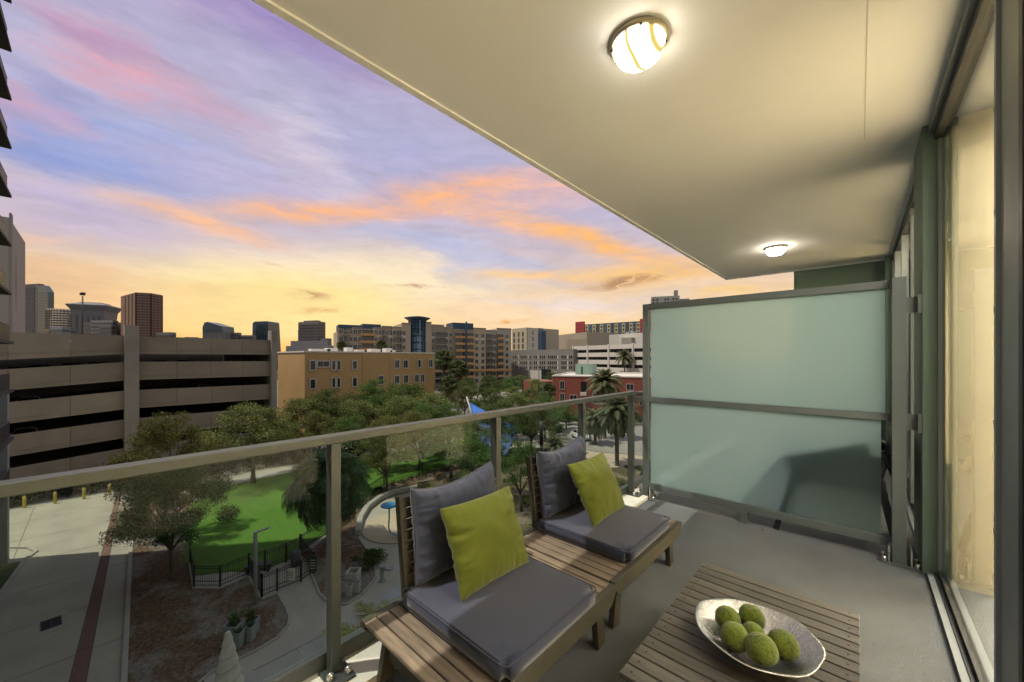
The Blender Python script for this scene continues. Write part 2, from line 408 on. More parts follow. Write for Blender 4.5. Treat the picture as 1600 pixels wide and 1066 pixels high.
# ------------------------------------------------------------------ sliding doors
def door(lab, ys, yhead0, yhead1):
    t = thing('sliding_door', lab, 'glass door', (.40, yhead0, 0))
    MB().box(.345, .62, yhead0, yhead1, 2.955, 3.010).build('head_frame', M_alu, t)
    MB().box(.372, .45, yhead0, yhead1, 2.90, 2.954).build('head_track', M_dark, t)
    MB().box(.335, .62, yhead0, yhead1, .002, .024).build('sill', M_alu, t)
    MB().box(.366, .384, yhead0, yhead1, .0245, .030).build('sill_track', M_dark, t)
    MB().box(.386, .412, yhead0, yhead1, .0245, .052).build('bottom_rail', M_dark, t)
    for (a, b, x0, x1, m) in ys: MB().box(x0, x1, a, b, .053, 2.898).build('stile', m, t, bevel=.002)
    return t
d1 = door('large glass sliding door on the right with cream interior and grey metal stiles', [
    (3.740, 3.753, .386, .404, M_aluL), (2.235, 2.26, .372, .42, M_aluL), (1.97, 2.234, .384, .42, M_alu), (1.925, 1.965, .372, .42, M_dark), (1.6, 1.92, .380, .42, M_alu),
    (-.2, -.1, .38, .42, M_alu)], -3.0, 3.755)
MB().box(.395, .399, 2.26, 3.739, .053, 2.898).build('glass_pane', M_door, d1)
MB().box(.395, .399, -2.9, 1.599, .053, 2.898).build('glass_pane', M_door, d1)
for z in (2.36, 1.98, 1.62, 1.2, .8): MB().box(.369, .3715, 2.24, 2.252, z, z+.02).build('screw', M_steel, d1)
d2 = door('dark framed neighbouring glass door beyond the privacy screen', [
    (4.28, 4.36, .37, .42, M_dark), (5.3, 5.38, .37, .42, M_alu), (6.4, 6.48, .37, .42, M_alu), (7.3, 7.4, .36, .42, M_alu), (8.0, 8.09, .37, .42, M_alu)], 4.28, 8.1)
MB().box(.40, .404, 4.3, 8.05, .053, 2.898).build('glass_pane', M_door, d2)

# ------------------------------------------------------------------ guard rail
rail = thing('balcony_railing', 'grey metal balcony railing with clear glass panels along the balcony edge', 'railing', (-1.76, .73, 0))
MB().box(-1.798, -1.735, YN, 3.86, 1.066, 1.104).build('top_rail', M_rail, rail, bevel=.004)
MB().box(-1.842, -1.80, YN, 3.86, .034, .105).build('bottom_rail', M_rail, rail, bevel=.004)
py = [-2.42, -1.37, -.32, .733, 1.778, 2.83, 3.79]
for y in py:
    MB().box(-1.793, -1.735, y-.022, y+.022, .042, 1.065).build('post', M_rail, rail, bevel=.003)
    MB().box(-1.80, -1.66, y-.055, y+.055, .031, .041).build('base_plate', M_rail, rail)
    for sx in (-.078+.0, .045): MB().lathe([(0, .028), (.012, .026), (.016, .016), (.016, 0)], 8, (-1.715+(.02 if sx > 0 else .0), y+(.035 if sx > 0 else -.035), .042)).build('bolt', M_steel, rail)
for a, b in zip([YN]+py, py+[3.86]):
    MB().box(-1.826, -1.814, a+.018, b-.018, .106, 1.055).build('glass_panel', M_glass, rail)
MB().box(-1.735, -1.66, 3.80, 3.84, 1.17-.17, 1.05).build('bracket', M_rail, rail)
rail2 = thing('balcony_railing', 'glass railing of the neighbouring balcony half hidden beyond the privacy screen', 'railing', (-1.76, 6, 0))
MB().box(-1.80, -1.72, 3.95, YE, 1.045, 1.085).build('top_rail', M_rail, rail2)
MB().box(-1.842, -1.80, 3.95, YE, .034, .105).build('bottom_rail', M_rail, rail2)
for y in (5.0, 6.05, 7.1, 8.1): MB().box(-1.793, -1.735, y-.022, y+.022, .031, 1.044).build('post', M_rail, rail2)
MB().box(-1.826, -1.814, 3.97, YE, .106, 1.06).build('glass_panel', M_glass, rail2)
MB().box(-1.735, -.87, YE-.03, YE-.01, .1, 1.06).build('glass_panel', M_glass, rail2)
MB().box(-1.735, -.87, YE-.05, YE+.01, 1.061, 1.1).build('top_rail', M_rail, rail2)

# ------------------------------------------------------------------ privacy screen
scr = thing('privacy_screen', 'tall frosted glass privacy screen in grey metal frame across the balcony', 'screen', (-.7, 3.87, 0))
Y0, Y1 = 3.845, 3.905
MB().box(-1.665, -1.605, Y0, Y1, .012, 2.01).build('post', M_rail2, scr, bevel=.003)
MB().box(.172, .245, 3.79, 3.86, .012, 2.02).build('post', M_rail2, scr, bevel=.003)
MB().box(-1.604, .164, Y0+.004, Y1-.004, 1.955, 2.012).build('rail', M_rail2, scr, bevel=.002)
MB().box(-1.604, .164, Y0+.004, Y1-.004, 1.000, 1.052).build('rail', M_rail2, scr, bevel=.002)
MB().box(-1.604, .164, Y0+.004, Y1-.004, .10, .165).build('rail', M_rail2, scr, bevel=.002)
MB().box(-1.585, .142, Y0+.024, Y0+.034, 1.053, 1.954).build('glass_panel', M_frost, scr)
MB().box(-1.585, .120, Y0+.024, Y0+.034, .166, .999).build('glass_panel', M_frost, scr)
for z in (1.765, .955):
    MB().box(.246, .314, 3.80, 3.815, z, z+.11).build('bracket', M_rail2, scr); MB().box(.296, .3145, 3.756-.0, 3.8, z-.01, z+.12).build('bracket', M_rail2, scr)
for x, y in ((-1.635, 3.875), (.214, 3.83)):
    MB().box(x-.10, x+.10, y-.055, y+.075, .001, .012).build('base_plate', M_rail2, scr, bevel=.002)
    MB().box(x+.05, x+.058, y-.05, y+.06, .013, .13).build('gusset', M_steel, scr); MB().box(x-.06, x-.052, y-.05, y+.06, .013, .13).build('gusset', M_steel, scr)
    for dx in (-.08, .085):
        for dy in (-.035, .055): MB().lathe([(0, .03), (.011, .028), (.014, .014), (.014, 0)], 8, (x+dx, y+dy, .0125)).build('bolt', M_steel, scr)
for x in (-.75,):
    MB().box(x-.03, x+.03, 3.85, 3.90, .001, .099).build('foot', M_rail2, scr)
for x in (-1.5, -.6, .1):
    g = MB(); g.lathe([(0, .004), (.009, .003), (.01, 0)], 8, (x, 3.80, .002)); g.build('bolt', M_dark, scr)

# ------------------------------------------------------------------ ceiling lights
def opal(strength):
    m, t, out = newmat('opal_glass_%d' % strength)
    co = t.new('ShaderNodeTexCoord').outputs['Object']
    wv = t.new('ShaderNodeTexWave'); t.put(wv.inputs[0], co); wv.inputs['Scale'].default_value = 3.2; wv.inputs['Distortion'].default_value = 2.2; wv.inputs['Detail'].default_value = 2; wv.inputs['Detail Scale'].default_value = 1.2
    c = t.ramp(wv.outputs['Fac'], [(0, (1, .78, .20)), (.07, (1, .85, .40)), (.16, (1, .90, .74))])
    s_ = t.ramp(wv.outputs['Fac'], [(0, (.040,)*3), (.05, (.05,)*3), (.13, (1, 1, 1))])
    e = t.new('ShaderNodeEmission'); t.put(e.inputs[0], c); t.put(e.inputs[1], t.math('MULTIPLY', s_, strength)); t.l.new(e.outputs[0], out.inputs[0]); return m
M_ring = pm('lamp_ring', (.36, .31, .23), .4, .1, 6, metal=.5)
for (x, y, lab) in ((-.80, 1.80, 'round opal glass ceiling light switched on, nearest above the coffee table'), (-.867, 6.46, 'round opal glass ceiling light switched on beyond the privacy screen')):
    t = thing('ceiling_light', lab, 'ceiling light', (x, y, 3.0115), 0, 'ceiling lights on the soffit')
    MB().lathe([(0, 0), (.134, 0), (.138, -.006), (.138, -.018), (.131, -.027), (.123, -.028), (.123, -.022)], 48, (x, y, 3.0115)).build('ring', M_ring, t)
    MB().lathe([(.1225, -.022), (.120, -.048), (.106, -.078), (.08, -.100), (.035, -.110), (0, -.1115)], 48, (x, y, 3.0115)).build('lamp_shade', opal(16 if y < 4 else 46), t)
    for k in range(4): MB().lathe([(0, -.034), (.007, -.032), (.007, -.026)], 8, (x+.127*math.cos(k*PI/2+.5), y+.127*math.sin(k*PI/2+.5), 3.0115)).build('screw', M_dark, t)

# ================================================================== FURNITURE
def lounger():
    t = thing('wooden_lounger', 'x', 'lounger', (-1.276, .5, 0), 0, 'slatted wooden loungers')
    L = 1.0; X0 = -.361; X1 = .361; H = .29; n = 17; p = L/n
    me = None
    for k in range(n):
        if me is None:
            me = MB().box(X0+.034, X1-.034, -p/2+.0032, p/2-.0032, -.018, 0).mesh('slat', M_wood)
        o = inst('slat', me, t, (0, p*(k+.5), H), (0, 0, 0)); 
        b = o.modifiers.new('b', 'BEVEL'); b.width = .0025; b.segments = 1
    for sx in (-1, 1):
        x = X1*sx; a, b = sorted((x, x-.034*sx))
        # side rail with chamfered ends
        pr = [(0, H+.002), (L, H+.002), (L, H-.03), (L-.05, H-.085), (.05, H-.085), (0, H-.03)]
        vs = [(a, q[0], q[1]) for q in pr]+[(b, q[0], q[1]) for q in pr]; nn = 6
        MB().add(vs, [tuple(reversed(range(nn))), tuple(range(nn, 2*nn))]+[(i, (i+1) % nn, (i+1) % nn+nn, i+nn) for i in range(nn)]).build('side_rail', M_woodF, t, world=False, bevel=.003)
        for yy, sp in ((.085, -.045), (L-.16, .03)):
            xi = x-.036*sx-.0175*sx
            MB().bar((xi, yy+.05, H-.025), (xi, yy+.05+sp, 0.004), .034, .07, up=(0, 1, 0)).build('leg', M_woodF, t, world=False, bevel=.004)
    for yy, sp in ((.085, -.045), (L-.16, .03)):
        MB().bar((X0+.075, yy+.05+sp*.62, .115), (X1-.075, yy+.05+sp*.62, .115), .025, .05).build('stretcher', M_woodF, t, world=False, bevel=.003)
    # backrest at the rail side
    bx0, bz0, bx1, bz1 = -.325, .30, -.385, .765
    for yy in (.205, .812):
        MB().bar((bx0-.006, yy, bz0), (bx1-.006, yy, bz1+.01), .040, .014, up=(0, 1, 0)).build('back_stile', M_woodF, t, world=False, bevel=.003)
    bme = MB().box(-.006, .006, -.590/2, .590/2, -.0232, .0232).mesh('back_slat', M_woodF)
    for k in range(9):
        f = (k+.5)/9
        inst('back_slat', bme, t, (bx0+(bx1-bx0)*f+.004, .5085, bz0+(bz1-bz0)*f), (0, math.atan2(bx1-bx0, bz1-bz0), 0))
    return t
lg = lounger(); lg.location = (-1.276, .797, 0)
lg['label'] = 'slatted wooden lounger nearest the camera under the larger looking grey seat cushion'
lg2 = copy_tree(lg); lg2.location = (-1.290, 1.807, 0)
lg2['label'] = 'slatted wooden lounger further away beside the privacy screen'

def nz(x, y, z=0): return noise.noise(Vector((x, y, z)))
def pillow(name, cor, T, mat, n=56, ex=.42, pinch=.05, wr=.010, sag=0, seed=0, box=False, pipe=None, loc=None):
    BL, BR, TR, TL = [Vector(c) for c in cor]
    nrm = ((BR-BL).cross(TL-BL)).normalized()
    mb = MB(); vs = []; idx = {}
    def pt(s, t, side):
        se = s*(1-pinch*(1-t*t)); te = t*(1-pinch*(1-s*s))
        a = (se+1)/2; b = (te+1)/2
        p = BL*(1-a)*(1-b)+BR*a*(1-b)+TR*a*b+TL*(1-a)*b
        e = max(0, (1-s*s)*(1-t*t))
        if box: h = T/2*(max(0, (1-s**10)*(1-t**10)))**.38*(.62+.38*e**.5)
        else: h = T/2*e**ex
        ea = abs(s)**3; eb = abs(t)**3
        ww = nz(s*1.6+seed, t*7.5, side)*ea*(1-eb)+nz(s*7.5, t*1.6+seed, side+5)*eb*(1-ea)*.8+nz(s*2.2+seed, t*2.2, side+9)*.5*(1-ea)*(1-eb)
        ww += .5*nz(s*4+seed, t*16, side)*ea*(1-eb)
        h += wr*ww*(e**.18 if e > 0 else 0)*2.0
        p = p+nrm*h*side
        p.z -= sag*max(0, t)**2*(1-s*s)
        return p
    P = [math.sin(PI/2*(2*i/n-1)) for i in range(n+1)]
    for side in (1, -1):
        for i in range(n+1):
            for j in range(n+1):
                bd = i in (0, n) or j in (0, n)
                if side == -1 and bd: idx[side, i, j] = idx[1, i, j]; continue
                idx[side, i, j] = len(vs); vs.append(pt(P[i], P[j], side))
    fs = []
    for side in (1, -1):
        for i in range(n):
            for j in range(n):
                q = (idx[side, i, j], idx[side, i+1, j], idx[side, i+1, j+1], idx[side, i, j+1])
                fs.append(q if side == 1 else q[::-1])
    mb.add(vs, fs, 0, True)
    c0 = (BL+BR)/2
    o = mb.build(name, mat, loc=tuple(c0))
    ring = [vs[idx[1, i, 0]] for i in range(n)]+[vs[idx[1, n, j]] for j in range(n)]+[vs[idx[1, i, n]] for i in range(n, 0, -1)]+[vs[idx[1, 0, j]] for j in range(n, 0, -1)]
    if pipe:
        g = MB(); g.tube(ring, pipe[1], 6, closed=True); g.build('piping', pipe[0], o)
    return o
def seat(x0, x1, y0, y1, z0, z1, lab):
    n = 40; N = 44; P = [math.sin(PI/2*(2*i/N-1)) for i in range(N+1)]
    cx, cy_, cz = (x0+x1)/2, (y0+y1)/2, (z0+z1)/2; hx, hy, hz = (x1-x0)/2, (y1-y0)/2, (z1-z0)/2
    o = bpy.data.objects.new('seat_cushion', None)
    bm = bmesh.new(); bmesh.ops.create_cube(bm, size=1)
    for v in bm.verts: v.co = Vector((v.co.x*hx*2, v.co.y*hy*2, v.co.z*hz*2))
    bmesh.ops.bevel(bm, geom=[e for e in bm.edges if abs((e.verts[0].co-e.verts[1].co).z) > .01], offset=.03, segments=5, affect='EDGES')
    bmesh.ops.bevel(bm, geom=[e for e in bm.edges if abs((e.verts[0].co-e.verts[1].co).z) < .001 and len(e.link_faces) == 2 and e.calc_face_angle(0) > 1], offset=.010, segments=3, affect='EDGES')
    bmesh.ops.triangulate(bm, faces=[f for f in bm.faces if len(f.verts) > 4])
    for _ in range(3): bmesh.ops.subdivide_edges(bm, edges=[e for e in bm.edges if e.calc_length() > .05], cuts=1, use_grid_fill=True)
    for v in bm.verts:
        e = max(0, (1-(v.co.x/hx)**2)*(1-(v.co.y/hy)**2))
        if v.co.z > hz*.5: v.co.z += .008*e**.5+.003*nz(v.co.x*6, v.co.y*6, x0)
        elif v.co.z > -hz*.5 : pass
        k = 1+.010*(1-(v.co.z/hz)**2)+.003*nz(v.co.x*5, v.co.y*5, v.co.z*30)
        v.co.x *= k; v.co.y *= k
    for f in bm.faces: f.smooth = True
    me = bpy.data.meshes.new('seat_cushion'); bm.to_mesh(me); me.materials.append(M_grey)
    o = bpy.data.objects.new('seat_cushion', me); C.objects.link(o); o.location = (cx, cy_, cz); tag(o, lab, 'cushion', 'grey seat cushions')
    def rr(z):
        pts = []; r = .028
        for (qx, qy, a0) in ((hx-r, hy-r, 0), (-hx+r, hy-r, 90), (-hx+r, -hy+r, 180), (hx-r, -hy+r, 270)):
            for k in range(6): a = R(a0+18*k); pts.append((cx+qx+r*math.cos(a), cy_+qy+r*math.sin(a), z))
        return pts
    g = MB(); g.tube(rr(z1-.004), .0028, 6, closed=True); g.build('piping', M_pipe, o)
    g = MB(); g.tube(rr(z0+.006), .0028, 6, closed=True); g.build('piping', M_pipe, o)
seat(-1.588, -.912, .968, 1.606, .2935, .366, 'grey seat cushion on the near lounger with the larger lime pillow on it')
seat(-1.625, -.950, 2.005, 2.650, .2935, .366, 'grey seat cushion on the far lounger beside the privacy screen')
def backc(dy, dx, seed, lab):
    o = pillow('back_cushion', [(-1.555+dx, 1.02+dy, .378), (-1.555+dx, 1.60+dy, .378), (-1.612+dx, 1.57+dy, .845), (-1.612+dx, 1.035+dy, .815)], .155, M_grey, 70, .3, .035, .017, .035, seed, True, (M_pipe, .0042))
    tag(o, lab, 'cushion', 'grey back cushions')
backc(0, .01, 1.3, 'dark grey back cushion leaning on the near slatted backrest')
backc(1.0, 0, 7.7, 'dark grey back cushion leaning on the far slatted backrest')
o = pillow('throw_pillow', [(-1.290, 1.085, .382), (-1.275, 1.535, .382), (-1.415, 1.53, .755), (-1.445, 1.085, .748)], .15, M_lime, 60, .46, .055, .013, 0, 3.1)
tag(o, 'lime green throw pillow leaning upright on the near lounger cushion', 'pillow', 'lime green throw pillows')
o = pillow('throw_pillow', [(-1.235, 2.125, .382), (-1.240, 2.57, .382), (-1.415, 2.56, .752), (-1.43, 2.115, .745)], .15, M_lime, 60, .46, .055, .014, 0, 11.4)
tag(o, 'lime green throw pillow leaning upright on the far lounger cushion', 'pillow', 'lime green throw pillows')

# coffee table
tb = thing('coffee_table', 'low slatted grey wooden coffee table holding a silver bowl', 'table', (-.315, 1.76, 0))
TX0, TX1, TY0, TY1, TH = -.632, .004, 1.262, 2.266, .33
n = 16; p = (TY1-TY0)/n
me = MB().box((TX0-TX1)/2, (TX1-TX0)/2, -p/2+.003, p/2-.003, -.02, 0).mesh('slat', M_woodT)
sme = MB().lathe([(0, .0012), (.0038, .001), (.0042, 0)], 8).mesh('screw', M_dark)
for k in range(n):
    o = inst('slat', me, tb, (0, TY0+p*(k+.5)-1.76, TH)); b = o.modifiers.new('b', 'BEVEL'); b.width = .002; b.segments = 1
    for sx in (-1, 1): inst('screw', sme, o, (sx*.285, 0, .0002))
for x in (TX0+.035, TX1-.035):
    MB().box(x-.015, x+.015, TY0+.012, TY1-.012, TH-.075, TH-.021).build('apron', M_woodF, tb)
    for y in (TY0+.05, TY1-.05): MB().box(x-.022+(.04 if x < -.3 else -.04), x+.022+(.04 if x < -.3 else -.04), y-.022, y+.022, .001, TH-.022).build('leg', M_woodF, tb, bevel=.003)
# bowl
def bowlmat():
    m, t, out = newmat('hammered_silver')
    b = t.new('ShaderNodeBsdfPrincipled'); b.inputs['Base Color'].default_value = (.58, .58, .57, 1); b.inputs['Metallic'].default_value = 1; b.inputs['Roughness'].default_value = .24
    co = t.new('ShaderNodeTexCoord').outputs['Object']; g = t.new('ShaderNodeSeparateXYZ'); t.put(g.inputs[0], co)
    ang = t.math('ARCTAN2', g.outputs[0], g.outputs[1]); rad = t.vec('LENGTH', co, out=1)
    cx_ = t.new('ShaderNodeCombineXYZ'); t.put(cx_.inputs[0], t.math('MULTIPLY', ang, 16)); t.put(cx_.inputs[1], t.math('MULTIPLY', rad, 60))
    nn = t.noise(cx_.outputs[0], 1.0, 4, .6, dist=1.2); bp = t.new('ShaderNodeBump'); bp.inputs['Strength'].default_value = .85; bp.inputs['Distance'].default_value = .006
    t.put(bp.inputs['Height'], nn); t.l.new(bp.outputs[0], b.inputs['Normal']); t.l.new(b.outputs[0], out.inputs[0]); return m
bw = MB(); bc = (-.297, 1.715, TH)
prof = [(0, .004), (.05, .002), (.075, .004), (.12, .016), (.165, .036), (.198, .060), (.205, .066), (.206, .070), (.200, .070), (.162, .044), (.118, .024), (.09, .013), (.075, .010), (0, .009)]
bw.lathe(prof, 96, bc, sx=1.02, sy=1.0)
vs = []
for (x, y, z) in bw.v:
    a = math.atan2(y-bc[1], x-bc[0]); k = 1+.012*math.sin(7*a)*(z-TH)/.07+.02*nz(x*9, y*9)
    vs.append((bc[0]+(x-bc[0])*k, bc[1]+(y-bc[1])*k, z+.006*max(0, (z-TH)/.07)*math.sin(2*a+.8)))
bw.v = vs
bowl = tag(bw.build('bowl', bowlmat(), loc=bc), 'shallow hammered silver bowl filled with green moss balls on the coffee table', 'bowl')
def mossmat():
    m, t, out = newmat('moss')
    b = t.new('ShaderNodeBsdfPrincipled'); co = t.new('ShaderNodeTexCoord').outputs['Object']
    n_ = t.noise(co, 90, 5, .7); n2_ = t.noise(co, 14, 3, .5)
    t.put(b.inputs['Base Color'], t.ramp(t.math('ADD', t.math('MULTIPLY', n_, .6), t.math('MULTIPLY', n2_, .4)), [(.33, (.05, .075, .006)), (.62, (.22, .29, .025))]))
    b.inputs['Roughness'].default_value = .95; b.inputs['Sheen Weight'].default_value = .3
    bp = t.new('ShaderNodeBump'); bp.inputs['Strength'].default_value = 1; bp.inputs['Distance'].default_value = .006; t.put(bp.inputs['Height'], n_); t.l.new(bp.outputs[0], b.inputs['Normal'])
    t.l.new(b.outputs[0], out.inputs[0]); return m
M_moss = mossmat()
balls = [(-.392, 1.725, .046, 'moss ball at the left back of the bowl, resting on its rim side'), (-.322, 1.800, .047, 'moss ball furthest back in the bowl'), (-.345, 1.625, .048, 'moss ball at the left front of the bowl'),
         (-.300, 1.708, .042, 'moss ball in the middle of the bowl, ringed by the others'), (-.258, 1.610, .051, 'moss ball nearest the camera at the front of the bowl'), (-.205, 1.698, .050, 'darker moss ball on the right side of the bowl')]
for i, (x, y, r_, lab) in enumerate(balls):
    bm = bmesh.new(); bmesh.ops.create_icosphere(bm, subdivisions=5, radius=r_)
    for v in bm.verts:
        q = v.co.normalized(); f = 1+.03*nz(q.x*2+i, q.y*2, q.z*2)+.030*nz(q.x*22, q.y*22+i, q.z*22)+.02*nz(q.x*45, q.y*45+i, q.z*45)
        v.co = q*r_*f
    for f in bm.faces: f.smooth = True
    me = bpy.data.meshes.new('moss_ball'); bm.to_mesh(me); me.materials.append(M_moss)
    o = bpy.data.objects.new('moss_ball', me); C.objects.link(o)
    rr_ = math.hypot(x-bc[0], y-bc[1]); o.location = (x, y, TH+.014+r_+max(0, (rr_-.07))*.30); o.rotation_euler = (i, i*2, i*.7)
    tag(o, lab, 'moss ball', 'green moss balls in the bowl')

# ------------------------------------------------------------------ neighbour's chair behind the screen
M_black = pm('black_metal', (.012, .014, .016), .4, .1, 6)
ch = thing('patio_chair', 'dark slatted patio chair on the neighbouring balcony, blurred behind the frosted glass', 'chair', (-.10, 4.168, 0))
for x0, x1 in ((-.28, -.42), (.20, .32)):
    for y in (-.255, .24): MB().bar((x1, y, .003), (x0, y, .58), .05, .04).build('leg', M_black, ch, world=False)
for k in range(7): MB().box(-.30, .26, -.20+.062*k, -.15+.062*k, .42, .445).build('seat_slat', M_black, ch, world=False)
for y in (-.235, .255): MB().tube([(-.34, y, .57), (-.2, y, .64), (.05, y, .69), (.24, y, .74), (.30, y, .60)], .032, 8).build('armrest', M_black, ch, world=False)
MB().bar((-.36, .01, .55), (.20, .01, .76), .565, .24).build('seat_shell', pm('teal_shell', (.004, .014, .016), .8, .1, 5), ch, world=False, bevel=.05)
for k in range(9): MB().bar((.20, -.22+.055*k, .45), (.30, -.22+.055*k, .86), .035, .014).build('back_slat', M_black, ch, world=False)
MB().bar((.30, -.26, .86), (.30, .27, .86), .03, .06).build('back_rail', M_black, ch, world=False)
# ================================================================== GROUND
M_base = pm('city_ground', (.13, .125, .105), .9, .35, .12, .1, 2)
M_drive = pm('driveway_concrete', (.35, .32, .245), .85, .14, .5, .15, 12, stain=.75)  # stain blotches also imitate tree-shadow streaks, painted into the concrete colour
M_path = pm('path_concrete', (.36, .33, .26), .85, .12, .6, .15, 12, stain=.3)
M_slabg = pm('grey_paving', (.33, .34, .33), .85, .12, .6, .15, 12, stain=.25)
M_asph = pm('street_surface', (.27, .245, .205), .9, .15, .5, .1, 10, stain=.3)
M_brick2 = pm('brick_strip', (.16, .085, .060), .85, .25, 6, .3, 20)
M_curb = pm('curb_concrete', (.34, .32, .27), .8, .12, 1.5, .15, 12)
def turfmat():
    m, t, out = newmat('artificial_turf'); b = t.new('ShaderNodeBsdfPrincipled'); co = t.new('ShaderNodeTexCoord').outputs['Object']
    mp = t.new('ShaderNodeMapping'); t.put(mp.inputs[0], co); mp.inputs['Rotation'].default_value = (0, 0, .5); mp.inputs['Scale'].default_value = (.25, 3, 1)
    a = t.noise(mp.outputs[0], 1.2, 4, .6); f = t.noise(co, 14, 5, .7)
    w_ = t.noise(co, .16, 4, .6)
    tc_ = t.ramp(t.math('ADD', t.math('MULTIPLY', a, .5), t.math('MULTIPLY', f, .5)), [(.3, (.055, .145, .016)), (.7, (.105, .20, .030))])
    t.put(b.inputs['Base Color'], t.mix(t.maprange(w_, .5, .7, 0, .55), tc_, (.085, .125, .03)))
    b.inputs['Roughness'].default_value = .95; b.inputs['Specular IOR Level'].default_value = .15
    bp = t.new('ShaderNodeBump'); bp.inputs['Strength'].default_value = .5; bp.inputs['Distance'].default_value = .03; t.put(bp.inputs['Height'], t.noise(co, 30, 3, .7)); t.l.new(bp.outputs[0], b.inputs['Normal'])
    t.l.new(b.outputs[0], out.inputs[0]); return m
M_turf = turfmat()
def mulchmat(name, a, b_, c_):
    m, t, out = newmat(name); b = t.new('ShaderNodeBsdfPrincipled'); co = t.new('ShaderNodeTexCoord').outputs['Object']
    big = t.noise(co, .38, 5, .65, dist=.6); f = t.noise(co, 6, 6, .75)
    base = t.ramp(f, [(.3, tuple(x*.35 for x in a)), (.5, a), (.72, tuple(min(1, x*1.8) for x in a))])
    sand = t.ramp(f, [(.32, tuple(x*.45 for x in b_)), (.7, b_)])
    cc = t.mix(t.maprange(big, .46, .60, 0, 1), base, sand)
    g = t.noise(co, .9, 3, .6); cc = t.mix(t.maprange(g, .60, .72, 0, .7), cc, c_)
    t.put(b.inputs['Base Color'], cc); b.inputs['Roughness'].default_value = .95; b.inputs['Specular IOR Level'].default_value = .1
    bp = t.new('ShaderNodeBump'); bp.inputs['Strength'].default_value = .9; bp.inputs['Distance'].default_value = .12; t.put(bp.inputs['Height'], f); t.l.new(bp.outputs[0], b.inputs['Normal'])
    t.l.new(b.outputs[0], out.inputs[0]); return m
M_mulch = mulchmat('mulch', (.15, .095, .058), (.34, .30, .24), (.075, .085, .03))
M_mulch2 = mulchmat('planting_soil', (.10, .085, .045), (.30, .25, .17), (.07, .10, .03))
def sheet(name, poly, z, mat, dz=.0, kind=True, parent=None):
    mb = MB(); mb.prism([tuple(p[:2]) for p in poly], z-.05, z); o = mb.build(name, mat, parent)
    if kind: tag(o, kind='structure')
    return o
sheet('ground', [(-1500, -1500), (1500, -1500), (1500, 1500), (-1500, 1500)], GZ-.06, M_base)
def px(lst): return [G(u, v) for u, v in lst]
# paved park surface
sheet('pavement', [(-57, -12), (-8, -12), (-1, -8), (-1, 40), (-20, 60), (-60, 60), (-60, 3)], GZ, M_path)
# driveway slabs with open joints and a brick strip between
dr = tag(MB().box(-57.5, -8, -12, 3.2, GZ+.002, GZ+.006).build('driveway', M_dark), kind='structure')
def lerp(a, b, f): return a+(b-a)*f
def yl(x): f = (x+53)/(28); return lerp(1.35, -.72, f)     # brick strip left edge
def yr(x): f = (x+53)/(28); return lerp(1.68, -.22, f)
def yc(x): f = (x+52)/(28.5); return lerp(2.5, .8, f)
xs = [-57.4, -52.5, -47.4, -42, -37, -32, -27.2, -22.5, -17.5, -12.5, -8]
g_ = .018
for i in range(len(xs)-1):
    a, b = xs[i]+g_, xs[i+1]-g_
    for (f0, f1) in ((lambda x: yr(x)+.03, yc), (lambda x: -3.75, lambda x: yl(x)-.03)):
        MB().prism([(a, f0(a)), (b, f0(b)), (b, f1(b)), (a, f1(a))], GZ+.007, GZ+.02).build('slab', M_drive, dr)
    MB().prism([(a, yl(a)), (b+2*g_, yl(b)), (b+2*g_, yr(b)), (a, yr(a))], GZ+.007, GZ+.017).build('brick_strip', M_brick2, dr)
for i in range(3):
    a, b = xs[i]+g_, xs[i+1]-g_
    MB().prism([(a, -12), (b, -12), (b, -3.78), (a, -3.78)], GZ+.007, GZ+.02).build('slab', M_drive, dr)
mb = MB()
def curbline(pts, w_=.16, h=.13, name='curb', z=GZ):
    mb = MB()
    for p, q in zip(pts[:-1], pts[1:]):
        d = Vector((q[0]-p[0], q[1]-p[1], 0)); L = d.length; n_ = max(1, int(L/3)); d.normalize(); e = .012
        for k in range(n_):
            a = Vector((*p[:2], z+h/2))+d*(L*k/n_+e/2); b = Vector((*p[:2], z+h/2))+d*(L*(k+1)/n_-e/2)
            mb.bar(a, b, w_, h)
    return struct(name, mb, M_curb)
curbline([(-55, 2.72), (-52, 2.56), (-23.5, .88), (-8, -.05)], .2)
curbline([(-16, -3.95), (-36, -3.85), (-42.5, -3.2), (-43.8, -2.8), (-45, -3.2), (-46.5, -4.5), (-47.2, -7)], .2)
sheet('grass_verge', [(-16, -4.05), (-36, -3.95), (-42.3, -3.35), (-42.8, -4.6), (-42, -6.3), (-16, -6.3)], GZ+.08, pm('lawn', (.05, .075, .02), .95, .4, 3, .6, 30))
# beds, turf
bed1 = px([(204, 790), (196, 1066), (197, 1200), (262, 1110), (330, 1052), (400, 1018), (440, 992), (452, 970), (446, 950), (434, 929), (409, 938), (389, 901), (345, 921), (302, 921), (296, 880), (292, 800), (322, 766), (322, 740), (215, 740)])
sheet('mulch_bed', bed1, GZ+.06, M_mulch)
curbline(px([(197, 1200), (262, 1110), (330, 1052), (400, 1018), (436, 996), (450, 978), (452, 965), (446, 950), (434, 930)]), .09, .09)
bed2 = px([(486, 897), (500, 930), (516, 945), (540, 946), (566, 930), (588, 903), (582, 872), (563, 846), (557, 820), (566, 800), (600, 771), (650, 757), (720, 742), (720, 722), (600, 760), (560, 790), (520, 830), (492, 856), (470, 866)])
sheet('mulch_bed', bed2, GZ+.06, M_mulch)
curbline(px([(486, 897), (500, 930), (516, 945), (540, 946), (566, 930), (588, 903), (582, 872), (563, 846), (557, 820)]), .10, .10)
